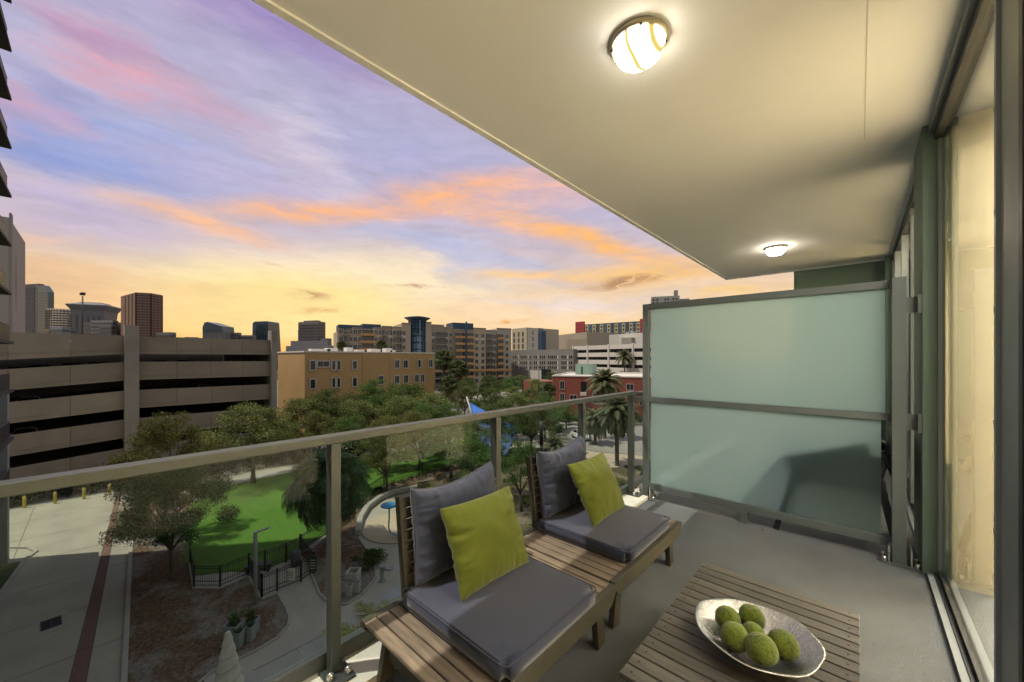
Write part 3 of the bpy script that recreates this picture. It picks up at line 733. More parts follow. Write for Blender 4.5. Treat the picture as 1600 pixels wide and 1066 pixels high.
sheet('planting_bed', px([(652, 757), (650, 800), (690, 870), (800, 900), (920, 850), (1040, 800), (1060, 740), (1010, 722), (930, 722), (880, 700), (800, 700), (720, 722), (720, 742)]), GZ+.055, M_mulch2)
turf = px([(318, 768), (350, 760), (400, 749), (455, 738), (520, 727), (600, 711), (700, 692), (800, 683), (800, 698), (720, 722), (600, 760), (560, 790), (520, 830), (483, 850), (468, 868), (446, 877), (414, 890), (389, 893), (360, 893), (303, 900), (288, 880), (292, 800)])
sheet('turf', turf, GZ+.08, M_turf)
sheet('turf_edging', px([(300, 775), (345, 757), (400, 745), (455, 734), (455, 739), (400, 750), (350, 762), (305, 785)]), GZ+.095, M_conc)
sheet('grey_paving', px([(215, 1200), (330, 1066), (430, 1040), (480, 1010), (540, 975), (640, 900), (700, 905), (560, 1010), (470, 1066), (400, 1200)]), GZ+.012, M_slabg)
for k in range(7):
    u0 = 340+k*34; a = G(u0, 1100-k*24); b = G(u0+26, 1180-k*24)
# square pavers beyond the band
pav = tag(MB().box(-20, -4, -7, 24, GZ+.003, GZ+.008).build('paved_court', M_dark), kind='structure')
pv = MB().box(-.74, .74, -.74, .74, 0, .012).mesh('paver', pm('court_paver', (.32, .315, .27), .85, .12, .5, .15, 12, objrand=.12))
for i in range(6):
    for j in range(16):
        inst('paver', pv, pav, (-19.2+i*1.5-.35*abs(j-8)*.0+0, -6.2+j*1.5, GZ+.0085))
# streets
sheet('street', [G(760, 640), G(880, 632), G(1130, 640), G(1130, 716), G(1010, 712), G(930, 705), G(870, 692), G(800, 684), G(740, 655)], GZ+.02, M_asph)
sheet('street', [(-100, -200), (-84, -200), (-100, 400), (-116, 400)], GZ+.01, M_asph)
sheet('plaza', px([(885, 700), (930, 707), (1010, 713), (1130, 716), (1130, 760), (1010, 728), (950, 732), (905, 715)]), GZ+.065, pm('plaza_paving', (.42, .33, .23), .85, .12, .8, .1, 10))
curbline(px([(800, 686), (870, 694), (930, 706), (1010, 713), (1130, 717)]), .2, .14)

# splash pad
spc = G(628, 822)
splash = MB().prism([(spc[0]+3.1*math.cos(a*PI/24), spc[1]+3.1*math.sin(a*PI/24)) for a in range(48)], GZ+.02, GZ+.075)
struct('splash_pad', splash, pm('tan_coating', (.44, .36, .235), .8, .10, .9, .1, 12, stain=.15))
sw = thing('seat_wall', 'low curved concrete seat wall around the splash pad', 'wall', (*G(580, 800), GZ))
arc = [G(559, 838), G(563, 815), G(574, 797), G(592, 783), G(612, 774), G(640, 768)]
for i, (p, q) in enumerate(zip(arc[:-1], arc[1:])):
    MB().bar((*p, GZ+.28), (*Vector(p).lerp(Vector(q), .985), GZ+.28), .45, .42).build('segment', M_curb, sw, bevel=.02)

# ================================================================== PARK FURNITURE
M_teal = pm('teal_paint', (.03, .28, .26), .4, .12, 2); M_blue = pm('blue_paint', (.03, .26, .48), .4, .12, 2); M_lb = pm('pale_blue_paint', (.20, .36, .44), .4, .12, 2)
M_gmet = pm('green_paint', (.10, .30, .08), .4, .12, 2)
sp = thing('splash_feature', 'teal and blue mushroom shaped water play feature on the splash pad', 'water feature', (*G(632, 843), GZ))
def L(o, x, y, z): return (x, y, z)
MB().lathe([(.0, 0), (.50, 0), (.42, .2), (.25, .45), (.2, .7), (.18, .72), (0, .72)], 20).build('base', M_teal, sp, world=False)
MB().lathe([(.15, .70), (.15, 2.6), (.45, 2.75), (0, 2.75)], 16).build('pole', M_gmet, sp, world=False)
MB().lathe([(0, 2.86), (.75, 2.84), (.80, 2.80), (.75, 2.76), (0, 2.755)], 28).build('disc', M_lb, sp, world=False)
MB().lathe([(0, 2.66), (.60, 2.65), (.64, 2.60), (.6, 2.55), (.3, 2.42), (0, 2.42)], 28, (-.95, -.75, 0)).build('disc', M_blue, sp, world=False)
MB().lathe([(0, .3), (.05, .26), (.05, 0)], 10, (-.95, -.75, 2.66)).build('nozzle', M_whitec, sp, world=False)
MB().tube([(-.95, -.75, 2.45), (-.95, -.75, 1.6), (-.98, -.78, .9), (-.85, -.68, .45), (-.5, -.4, .3), (-.2, -.1, .32)], .06, 8).build('pipe', M_lb, sp, world=False)

M_iron = pm('black_iron', (.012, .013, .014), .45, .1, 6)
def fence(label, pts, h=1.35, grp=None, solid=None):
    t = thing('iron_fence', label, 'fence', (*pts[0], GZ), 0, grp); pk = MB()
    for i, p in enumerate(pts): MB().box(p[0]-.05, p[0]+.05, p[1]-.05, p[1]+.05, GZ+.06, GZ+h+.12).build('post', M_iron, t)
    for p, q in zip(pts[:-1], pts[1:]):
        for z in (.18, .42, h-.12, h+.02): MB().bar((*p, GZ+z), (*q, GZ+z), .03, .035).build('rail', M_iron, t)
        d = (Vector(q)-Vector(p)); n_ = max(2, int(d.length/.13))
        for k in range(1, n_):
            c = Vector(p)+d*k/n_; pk.box(c.x-.009, c.x+.009, c.y-.009, c.y+.009, GZ+.14, GZ+h+.01)
    tag(pk.build('picket', M_iron, t), kind='stuff'); return t
fence('black iron dog park fence bending around the near corner of the turf', px([(297, 880), (303, 919), (344, 919), (389, 899)]), 1.3)
fence('black iron dog park fence with three posts along the turf behind the gate', px([(389, 899), (414, 893), (447, 880), (470, 868)]), 1.3)
fence('black iron gate front with double posts facing the path', px([(409, 935), (433, 925), (470, 910), (490, 897)]), 1.3)
fence('dark iron return fence between street lamp and turf corner', px([(389, 899), (409, 935)]), 1.3)
fence('dark iron return fence on the palm side of the dog gate', px([(469, 866), (490, 897)]), 1.3)
fence('long black iron fence along the far side of the turf below the palm', px([(470, 866), (520, 830), (560, 791), (600, 761), (660, 741), (720, 723), (800, 699)]), 1.3)
fence('black iron fence in front of the dark hedge at the back of the turf', px([(322, 750), (380, 738), (440, 727), (520, 716)]), 1.2)
curbline(px([(297, 882), (303, 921), (344, 921), (389, 901), (409, 938), (434, 928)]), .18, .1)
def sign(u, v, w_, h, lab, mat, z=.5):
    p = G(u, v); t = thing('sign', lab, 'sign', (*p, GZ), R(42))
    MB().box(-w_/2, w_/2, -.02, .02, z, z+h).build('panel', mat, t, world=False)
    g = MB(); 
    for k in range(4): g.box(-w_*.35, w_*.35, -.024, -.0205, z+h*(.2+.17*k), z+h*(.2+.17*k)+.03)
    g.build('lettering', M_dark if mat is not M_dkgreen else M_whitec, t, world=False)
M_dkgreen = pm('dark_green_sign', (.015, .04, .03), .5, .1, 4)
sign(453, 918, .55, .7, 'pale rules sign hung on the dog park gate', M_whitec, .45)
sign(489, 903, .45, 1.0, 'dark green notice board at the right end of the gate fence', M_dkgreen, .4)
def bin_(u, v, lab):
    t = thing('waste_bin', lab, 'bin', (*G(u, v), GZ), R(20)); m = pm('bin_grey', (.07, .075, .08), .5, .1, 5) if 'bin_grey' not in bpy.data.materials else bpy.data.materials['bin_grey']
    MB().lathe([(0, .01), (.24, .01), (.30, .1), (.31, .85), (.26, .9), (.26, .86), (0, .86)], 16).build('body', m, t, world=False)
    MB().lathe([(.315, .86), (.33, .92), (.2, 1.02), (0, 1.05)], 16).build('lid', m, t, world=False)
bin_(462, 884, 'grey round waste bin inside the gate near the right fence post')
t = thing('bench', 'dark flat metal bench inside the dog gate beside the lamp post', 'bench', (*G(404, 893), GZ), R(60))
MB().box(-.75, .75, -.3, .3, .42, .50).build('seat', M_iron, t, world=False); 
for x in (-.6, .6): MB().box(x-.04, x+.04, -.25, .25, .0, .419).build('leg', M_iron, t, world=False)

# street lamp near
lp = G(399, 945)
sl = thing('street_lamp', 'pale grey park lamp post with a single angled head in front of the gate', 'street lamp', (*lp, GZ), R(42))
MB().tube([(0, 0, 0), (0, 0, 4.0), (.03, 0, 4.12)], .10, 12).build('pole', M_steel2 := pm('galvanised', (.34, .36, .35), .5, .08, 3, metal=.2), sl, world=False)
MB().lathe([(0, .03), (.2, .03), (.2, 0)], 14).build('base_plate', M_steel2, sl, world=False)
MB().bar((0, .0, 4.08), (.75, .1, 4.34), .22, .07).build('lamp_head', M_steel2, sl, world=False, bevel=.02)
MB().bar((.18, .02, 4.105), (.72, .09, 4.295), .16, .02).build('lens', M_whitec, sl, world=False)

# planters
M_plant = pm('planter_grey', (.22, .26, .25), .6, .1, 2); M_plantW = pm('planter_white', (.38, .38, .36), .6, .1, 2)
def grassmesh(n=60, h=.5, r=.12, wd=.03):
    mb = MB()
    for k in range(n):
        a = random.uniform(0, 2*PI); q = random.uniform(0, r); x, y = q*math.cos(a), q*math.sin(a); ln = h*random.uniform(.6, 1.1); o_ = random.uniform(.1, .5)*ln
        s_ = Vector((-math.sin(a), math.cos(a), 0))*wd/2; b = Vector((x, y, 0)); m_ = b+Vector((math.cos(a)*o_*.4, math.sin(a)*o_*.4, ln*.65)); e = b+Vector((math.cos(a)*o_, math.sin(a)*o_, ln))
        mb.add([b-s_, b+s_, m_+s_, m_-s_, e], [(0, 1, 2, 3), (3, 2, 4)])
    return mb
M_lf = leafmat('bright_leaf', (.02, .06, .012), (.07, .14, .03))
gm = grassmesh().mesh('plant', M_lf)
def planter(u, v, w_, h, mat, lab, plant=True, grp=None, rz=42):
    t = thing('planter', lab, 'planter', (*G(u, v), GZ+.05), R(rz), grp)
    pr = MB(); a = w_/2; b = w_/2*.86
    pts = [(-b, -b, 0), (b, -b, 0), (b, b, 0), (-b, b, 0), (-a, -a, h), (a, -a, h), (a, a, h), (-a, a, h), (-a*.86, -a*.86, h), (a*.86, -a*.86, h), (a*.86, a*.86, h), (-a*.86, a*.86, h), (-a*.8, -a*.8, h-.1), (a*.8, -a*.8, h-.1), (a*.8, a*.8, h-.1), (-a*.8, a*.8, h-.1)]
    fs = [(3, 2, 1, 0)]
    for k in range(4): j = (k+1) % 4; fs += [(k, j, j+4, k+4), (k+4, j+4, j+8, k+8), (k+8, j+8, j+12, k+12)]
    pr.add(pts, fs); pr.build('pot', mat, t, world=False)
    MB().box(-a*.79, a*.79, -a*.79, a*.79, h-.12, h-.1).build('soil', M_mulch, t, world=False)
    if plant: inst('plant', gm, t, (0, 0, h-.1), (0, 0, u), (w_/.4, w_/.4, 1.2 if w_ > .5 else .5))
planter(366, 1005, .66, .95, M_plant, 'tall grey planter with green plant, left back of the group beside the cone')
planter(391, 992, .62, .72, M_plant, 'grey planter with the bushiest plant, right back of the group of four')
planter(372, 1012, .40, .75, M_plant, 'slim low grey planter at the left front of the group beside the white cone')
planter(391, 1001, .40, .72, M_plant, 'slim low grey planter at the right front of the group beside the white cone')
planter(552, 921, .70, 1.1, M_plantW, 'largest white planter in the mulch bed beside the shrub', False)
planter(546, 931, .36, .65, M_plantW, 'small white planter at the front of the mulch bed, middle one', False)
planter(558, 926, .36, .62, M_plantW, 'small white planter at the front of the mulch bed, rightmost', False)
planter(538, 925, .36, .70, M_plantW, 'small white planter in the mulch bed, closest to the railing post', False)
t = thing('drinking_fountain', 'grey pedestal drinking fountain with a side arm on the path', 'drinking fountain', (*G(597, 908), GZ), R(42))
MB().lathe([(0, 0), (.20, 0), (.17, .08), (.12, .15), (.11, .80), (.20, .86), (.22, .98), (.18, 1.0), (0, .95)], 16).build('pedestal', M_plant, t, world=False)
MB().bar((.1, 0, .72), (.5, 0, .72), .12, .12).build('arm', M_plant, t, world=False); MB().lathe([(0, 0), (.16, .02), (.20, .12), (.17, .12), (0, .06)], 14, (.52, 0, .70)).build('basin', M_plant, t, world=False)

# white spiral cone
u_ = at(356, 15.6); sc_ = thing('spiral_cone', 'white spiral sculpture shaped like a twisted cone beside the path', 'sculpture', (*u_, GZ), 0)
mb = MB(); Hc = zv(986, 15.6)-GZ; nr, na = 120, 36; vs = []
for i in range(nr+1):
    f = i/nr; r0 = (.52*(1-f)**.85+.07) if f < .985 else .07*max(0, 1-(f-.985)/.015)**.5+.002
    for k in range(na):
        ph = (f*6.0-k/na) % 1.0
        rr_ = r0*(1+.20*(1-ph)*(1-.2*f)-.09)
        vs.append((rr_*math.cos(2*PI*k/na), rr_*math.sin(2*PI*k/na), Hc*f))
mb.add(vs, [(i*na+k, i*na+(k+1) % na, (i+1)*na+(k+1) % na, (i+1)*na+k) for i in range(nr) for k in range(na)], 0, True)
mb.build('horn', pm('cone_white', (.46, .45, .38), .7, .08, 3), sc_, world=False)
MB().lathe([(0, .02), (.68, .02), (.70, .0)], 24).build('base', M_curb, sc_, world=False)

# storm drain, manholes
dg = thing('storm_drain', 'square cast iron drain grate set in a concrete frame on the driveway', 'drain grate', (*G(80, 975), GZ+.02), R(4))
MB().box(-1.0, 1.0, -.62, .62, .001, .012).build('frame', M_path, dg, world=False)
MB().box(-.55, .55, -.36, .36, .0125, .016).build('pit', M_dark, dg, world=False)
for k in range(12): MB().box(-.52+.093*k, -.52+.093*k+.045, -.36, .36, .0165, .035).build('bar', M_iron, dg, world=False)
for k in range(3): MB().box(-.55, .55, -.36+.34*k, -.32+.34*k, .036, .045).build('bar', M_iron, dg, world=False)
for u, v, lab in ((92, 804, 'round manhole cover on the driveway, left of the pair near the bollards'), (121, 803, 'round manhole cover on the driveway, right of the pair near the bollards')):
    o = MB().lathe([(0, .012), (.40, .012), (.42, 0)], 20).build('manhole_cover', M_iron, loc=(*G(u, v), GZ+.021), world=False); tag(o, lab, 'manhole cover')
o = MB().lathe([(0, .012), (.30, .012), (.32, 0)], 20).build('manhole_cover', M_conc, loc=(*G(306, 1031), GZ+.062), world=False); tag(o, 'round utility cover in the sandy mulch bed left of the white cone', 'manhole cover')

# bollards
M_yel = pm('yellow_paint', (.55, .42, .03), .5, .08, 3)
bol = None
for i, (u, lab) in enumerate(((38, 'yellow bollard nearest the left building'), (86, 'second yellow bollard from the left building'), (131, 'third yellow bollard from the left building'), (171, 'rightmost yellow bollard, beside the big oak'))):
    p = G(u, 794-7*i)
    if bol is None:
        bol = thing('bollard', lab, 'bollard', (*p, GZ), 0, 'yellow bollards in front of the parking garage')
        MB().lathe([(.115, 0), (.115, 1.02), (.09, 1.09), (.04, 1.13), (0, 1.135)], 14).build('post', M_yel, bol, world=False)
        MB().lathe([(.118, .88), (.118, .97)], 14).build('reflective_band', M_whitec, bol, world=False)
    else:
        c = copy_tree(bol); c.location = (*p, GZ); c['label'] = lab

# shade sails
M_sail = pm('sail_blue', (.008, .13, .50), .7, .05, 2); M_sail2 = pm('sail_periwinkle', (.09, .15, .40), .7, .05, 2)
def sail(lab, pts, mat):
    mb = MB(); n = 10; A, B, D, E_ = [Vector(p) for p in pts]; vs = []
    for i in range(n+1):
        for j in range(n+1):
            a, b = i/n, j/n; p = A*(1-a)*(1-b)+B*a*(1-b)+D*a*b+E_*(1-a)*b
            p.z -= 1.0*math.sin(PI*a)*math.sin(PI*b)*.4; vs.append(p)
    mb.add(vs, [(i*(n+1)+j, (i+1)*(n+1)+j, (i+1)*(n+1)+j+1, i*(n+1)+j+1) for i in range(n) for j in range(n)], 0, True)
    o = mb.build('shade_sail', mat, loc=tuple(A)); s_ = o.modifiers.new('s', 'SOLIDIFY'); s_.thickness = .02; return tag(o, lab, 'shade sail')
def W3(u, v, d): return (*at(u, d), zv(v, d))
sail('bright blue shade sail stretched above the periwinkle one among the trees', [W3(733, 629, 60), W3(812, 671, 54), W3(803, 681, 52), W3(738, 645, 58)], M_sail)
sail('pale periwinkle blue shade sail hanging lower among the trees', [W3(737, 650, 57), W3(804, 684, 51), W3(786, 722, 48), W3(752, 690, 52)], M_sail2)
for (u, v, d, ub, lab) in ((729, 620, 60, 752, 'leaning white mast at the tip of the blue shade sail'), (815, 672, 53, 806, 'short white mast at the right corner of the blue shade sail')):
    a = at(ub, d); o = MB().tube([(*a, GZ), W3(u, v, d)], [.16, .10], 10).build('sail_mast', M_whitec, loc=(*a, GZ)); tag(o, lab, 'mast')
# black mast with spotlights
p = G(846, 760); mz = zv(659, (EYE-GZ)*FPX/200)
t = thing('floodlight_mast', 'thick black cylindrical mast with small side spotlights behind the far lounger', 'light mast', (*p, GZ))
MB().tube([(0, 0, 0), (0, 0, 4.6)], .14, 12).build('pole', M_iron, t, world=False)
MB().tube([(0, 0, 4.6), (0, 0, mz-GZ)], .22, 12).build('lamp_column', M_iron, t, world=False)
for k in range(4):
    a = R(42+90*k); z = 3.9+.25*(k % 2); MB().tube([(.2*math.cos(a), .2*math.sin(a), z-.0), (.5*math.cos(a), .5*math.sin(a), z)], .05, 6).build('bracket', M_iron, t, world=False)
    MB().tube([(.5*math.cos(a), .5*math.sin(a), z-.28), (.5*math.cos(a), .5*math.sin(a), z+.28)], .14, 10).build('spotlight', M_iron, t, world=False)
# slender street lamps far
def slamp(u, d, vt, lab):
    a = at(u, d); h = zv(vt, d)-GZ; t = thing('street_lamp', lab, 'street lamp', (*a, GZ))
    MB().tube([(0, 0, 0), (0, 0, h-.7)], [.16, .10], 8).build('pole', M_iron, t, world=False)
    MB().lathe([(0, h-.7), (.12, h-.7), (.26, h-.2), (.28, h-.15), (0, h)], 8).build('lantern', M_iron, t, world=False)
slamp(842, 105, 572, 'tall black street lamp standing in front of the grey office block')

# ================================================================== CARS
M_tyre = pm('tyre', (.02, .02, .02), .8, .1, 5); M_cglass = pm('car_glass', (.01, .013, .016), .08, .05, 5, spec=.8)
def car(name, lab, loc, rz, paint, cat='car', grp=None):
    t = thing(name, lab, cat, loc, rz, grp)
    # side profile (x forward, z) lofted over width
    low = [(-2.25, .42), (-2.30, .75), (-2.2, .95), (-1.55, 1.02), (-.9, 1.02), (.75, .98), (1.6, .86), (2.2, .72), (2.28, .5), (2.2, .3), (-2.2, .3)]
    def loft(prof, half, inset, mi=0):
        n = len(prof); mb = MB(); cx = sum(p[0] for p in prof)/n; cz = sum(p[1] for p in prof)/n
        rings = [(-half, .93), (-half+inset, 1.0), (half-inset, 1.0), (half, .93)]
        rings = [(-half, .90), (-half+.06, .975), (-half+.2, 1.0), (half-.2, 1.0), (half-.06, .975), (half, .90)]
        vs = [(cx+(p[0]-cx)*k, y, cz+(p[1]-cz)*k) for y, k in rings for p in prof]
        fs = [(i*n+k, (i+1)*n+k, (i+1)*n+(k+1) % n, i*n+(k+1) % n) for i in range(len(rings)-1) for k in range(n)]
        fs += [tuple(range(n)), tuple(reversed(range((len(rings)-1)*n, len(rings)*n)))]
        mb.add(vs, fs, mi, False); return mb
    loft(low, .90, .1).build('body', paint, t, world=False, bevel=.03)
    cab = [(-1.75, 1.0), (-1.1, 1.40), (-.2, 1.46), (.35, 1.40), (1.15, .96)]
    n = 5; vs = []
    for y, dy in ((-.80, -.62), (.80, .62)):
        for x, z in cab: vs.append((x, y if z < 1.1 else dy, z))
    MB().add(vs, [(0, 5, 6, 1), (1, 6, 7, 2), (2, 7, 8, 3), (3, 8, 9, 4), (4, 3, 2, 1, 0), (5, 6, 7, 8, 9), (0, 4, 9, 5)]).build('window', M_cglass, t, world=False, bevel=.02)
    MB().add([(-1.0, -.6, 1.425), (-.2, -.6, 1.47), (.3, -.6, 1.425), (-1.0, .6, 1.425), (-.2, .6, 1.47), (.3, .6, 1.425), (-1.0, -.6, 1.40), (.3, -.6, 1.40), (-1.0, .6, 1.40), (.3, .6, 1.40)],
             [(0, 1, 4, 3), (1, 2, 5, 4), (6, 7, 2, 1, 0), (8, 3, 4, 5, 9), (6, 0, 3, 8), (7, 9, 5, 2)]).build('roof', paint, t, world=False, bevel=.01)
    for sx in (-1, 1):
        for (a, b) in (((-1.72, 1.0), (-1.05, 1.40)), ((-.15, 1.0), (-.15, 1.43)), ((1.12, .97), (.33, 1.40))): MB().bar((a[0], sx*.815, a[1]), (b[0], sx*.635, b[1]), .05, .05).build('pillar', paint, t, world=False)
    for x in (-1.4, 1.42):
        for sy in (-1, 1):
            w_ = MB().tube([(x, sy*.70, .33), (x, sy*.915, .33)], .33, 18).build('wheel', M_tyre, t, world=False)
            o = MB().tube([(x, sy*.90, .33), (x, sy*.925, .33)], .20, 12).build('rim', M_steel, w_, world=False)
    for sy in (-1, 1):
        MB().box(2.17, 2.26, sy*.62-.16, sy*.62+.16, .62, .72).build('headlight', M_aluL, t, world=False)
        MB().box(-2.31, -2.22, sy*.62-.16, sy*.62+.16, .72, .86).build('tail_light', M_redp, t, world=False)
        MB().box(.72, .86, sy*.90-.08, sy*.90+.08, .96, 1.08).build('mirror', paint, t, world=False)
    return t
M_redp = pm('red_lens', (.25, .01, .01), .3, .1, 3)
M_carW = pm('white_car_paint', (.72, .72, .70), .25, .03, 3); M_carD = pm('dark_car_paint', (.035, .037, .042), .3, .03, 3); M_carS = pm('silver_car_paint', (.28, .29, .30), .3, .03, 3)
pc = G(908, 686); car('parked_car', 'white sedan parked along the kerb in the sunlit street', (*pc, GZ+.021), math.atan2(G(926, 691)[1]-G(888, 677)[1], G(926, 691)[0]-G(888, 677)[0]), M_carW)
# ================================================================== BUILDINGS
M_bglass = pm('window_glass', (.018, .022, .026), .12, .2, 1, spec=.8, objrand=.5)
M_trim = pm('window_trim', (.48, .45, .38), .7, .08, 2)
M_gar = pm('garage_precast', (.28, .24, .185), .85, .12, .35, .12, 8, stain=.7, objrand=.10)
M_gar2 = pm('garage_column', (.30, .28, .24), .85, .10, .35, .12, 8, stain=.6)
# ---------------- wing with balconies at the far left
M_wing = pm('wing_stucco', (.24, .24, .22), .8, .08, .6)
M_wslab = pm('wing_slab_shaded', (.045, .045, .043), .8, .08, .6)  # near-black tone puts the unlit underside of the slabs into their colour
M_wpan = pm('wing_tan_panel', (.30, .20, .11), .8, .12, .8)
M_wrail = pm('wing_railing', (.06, .065, .075), .5, .1, 3)
wing = thing('balcony_tower', 'dark balcony tower at the left edge with stacked railings', 'building', (-30, -5, GZ))
MB().box(-43.2, -17, -16, -4.6, GZ, 46).build('wall', M_wing, wing)
MB().box(-43.6, -42.7, -4.59, -3.95, GZ, 0.2-1.0).build('pilaster', pm('pilaster_paint', (.24, .28, .29), .7, .08, 1), wing)
for k in range(-3, 14):
    z = zv(309.5, 23.5)+3.0*(k-3)
    if k < 1: e = -39.7
    else: e = -38.7
    MB().box(e, -20, -4.59, -3.42, z, z+.16).build('balcony_slab', M_wslab, wing)
    MB().box(e+.37, -22, -3.568, -3.556, z+.2, z+1.1).build('railing_shade_sheet', M_dark, wing)  # added dark sheet, stands in for the unlit look between the bars
    g = MB(); e2 = e+.35
    for q in range(70): x = e2+.03+q*.11; g.box(x, x+.035, -3.60, -3.57, z+.2, z+1.12)
    g.box(e2, -22, -3.62, -3.55, z+1.12, z+1.18); g.box(e2, -22, -3.62, -3.55, z+.16, z+.2)
    for q in range(10): y = -4.55+q*.1; g.box(e2, e2+.04, y, y+.03, z+.2, z+1.12)
    tag(g.build('railing', M_wrail, wing), kind='stuff')
    if z < 8:
        MB().box(-41.4, -34, -4.597, -4.57, z+.165, z+3.1).build('tan_panel', M_wpan, wing)
        MB().box(-40.9, -40.1, -4.569, -4.55, z+.5, z+2.4).build('window', M_bglass, wing)
# ---------------- parking garage
GX = -62.4
gar = thing('parking_garage', 'long concrete parking garage with open decks, ramped on the left', 'parking garage', (GX-8, 4, GZ))
gy = lambda u: -GX*ray(u)[1]/-ray(u)[0]
def yat(u, X): r = ray(u); return X/r[0]*r[1]
yc0, yc1 = yat(194, GX), yat(217, GX); ye0, ye1 = yat(422.5, GX), yat(438, GX)
zt = 2.62+EYE
MB().box(GX-1.2, GX+.55, yc0, yc1, GZ, zv(508.5, 44)).build('column', M_gar2, gar)
MB().box(GX-1.2, GX+.55, ye0, ye1-.6, GZ, zv(517, 55)).build('column', M_gar2, gar)
MB().box(GX-32, GX-1.3, ye1-1.2, ye1-.7, GZ, zt-.5).build('end_wall', M_gar2, gar)
per = 3.3
def panel(y0, y1, za0, za1, zb0, zb1, n, parent=gar):
    for i in range(n):
        a, b = y0+(y1-y0)*i/n+.012, y0+(y1-y0)*(i+1)/n-.012
        f0, f1 = (a-y0)/(y1-y0), (b-y0)/(y1-y0)
        A0, A1 = za0+(za1-za0)*f0, za0+(za1-za0)*f1; B0, B1 = zb0+(zb1-zb0)*f0, zb0+(zb1-zb0)*f1
        mb = MB()
        def sl(x0, x1, d0, d1):
            vs = [(x, y, z) for x in (x0, x1) for y, z in ((a, A0+d0*(B0-A0)), (b, A1+d0*(B1-A1)), (b, A1+d1*(B1-A1)), (a, A0+d1*(B0-A0)))]
            mb.add(vs, [(3, 2, 1, 0), (4, 5, 6, 7), (0, 1, 5, 4), (2, 3, 7, 6), (1, 2, 6, 5), (3, 0, 4, 7)])
        sl(GX-.2, GX, 0, .20); sl(GX-.2, GX-.03, .20, .215); sl(GX-.2, GX+.02, .215, 1)
        mb.build('spandrel_panel', M_gar, parent)
yl0 = -34.0
sl_ = -.078   # ramp slope of the left bays
for k in range(5):
    top = zt if k == 0 else EYE-.44-per*(k-1)
    bot = EYE+.50 if k == 0 else EYE-.44-per*(k-1)-2.12
    # left: ramped (top course stays level)
    n_ = 9; L_ = yc0-yl0; drop = -sl_*L_
    tl = top if k == 0 else top-drop
    panel(yl0, yc0, bot-drop, bot, tl, top, n_)
    rt = top+(.03 if k else -.02)
    panel(yc1, ye0, (EYE+.52 if k == 0 else rt-2.12), (EYE+.52 if k == 0 else rt-2.12), rt, rt, 4)
    zf = bot+1.05
    m = MB(); m.box(GX-30, GX-.25, yc0, ye1-1.3, zf-.55, zf-.2); m.build('deck_slab', M_gar2, gar)
    vs = [(x, y, z) for x in (GX-30, GX-.25) for y, z in ((yl0, zf-.55-drop), (yc0, zf-.55), (yc0, zf-.2), (yl0, zf-.2-drop))]
    MB().add(vs, [(3, 2, 1, 0), (4, 5, 6, 7), (0, 1, 5, 4), (2, 3, 7, 6), (1, 2, 6, 5), (3, 0, 4, 7)]).build('deck_slab', M_gar2, gar)
MB().box(GX-31, GX-30.5, yl0, ye1, GZ, zt-.6).build('back_wall', M_gar2, gar)
MB().box(GX-.6, GX-.3, yl0, ye0, GZ, GZ+1.0).build('base_wall', M_gar2, gar)
cnt = {}
for i, (u, lev, pnt) in enumerate(((28, 1, M_carS), (62, 1, M_carD), (112, 1, M_carD), (150, 1, M_carS), (45, 2, M_carS), (120, 2, M_carD), (165, 2, M_carD), (40, 3, M_carS), (250, 1, M_carS), (290, 1, M_carD), (370, 1, M_carS), (255, 2, M_carD), (320, 2, M_carS), (380, 2, M_carD), (150, 3, M_carD), (60, 0, M_carD), (120, 0, M_carS), (300, 0, M_carD))):
    y = yat(u, GX-3); z0 = (EYE-.44-per*(lev-1)-2.12+.85+.02) if lev else EYE+.50+.86
    left = y < yc0
    z = z0 + ((y-yc0)*-sl_ if left else 0)
    if i == 0: proto = car('parked_car', 'x', (GX-3.2, y, z), PI*0, M_carS); c = proto
    else:
        c = copy_tree(proto); c.location = (GX-3.2, y, z); c.rotation_euler = (0, 0, 0)
        if pnt is M_carD:
            for ch in c.children:
                if ch.name.split('.')[0] in ('body', 'roof', 'mirror', 'pillar'): ch.material_slots[0].link = 'OBJECT'; ch.material_slots[0].material = M_carD
    cnt[lev, left] = cnt.get((lev, left), 0)+1
    c['label'] = '%s car, %s %s of the tall column on the %s garage deck' % ('silver' if pnt is M_carS else 'dark', ['first', 'second', 'third', 'fourth'][cnt[lev, left]-1], 'left' if left else 'right', ['top', 'second', 'third', 'fourth'][lev])
    c['group'] = 'cars parked in the garage'
fl = thing('floodlight_pole', 'thin pole with twin floodlight heads rising from the garage roof', 'light pole', (*at(129, 62), EYE-.4))
MB().tube([(0, 0, 0), (0, 0, zv(463, 62)-EYE+.4)], .09, 8).build('pole', M_iron, fl, world=False)
for s_ in (-1, 1): MB().bar((s_*.08, 0, zv(461, 62)-EYE+.5), (s_*.55, s_*.1, zv(461, 62)-EYE+.6), .5, .35).build('lamp_head', M_iron, fl, world=False)

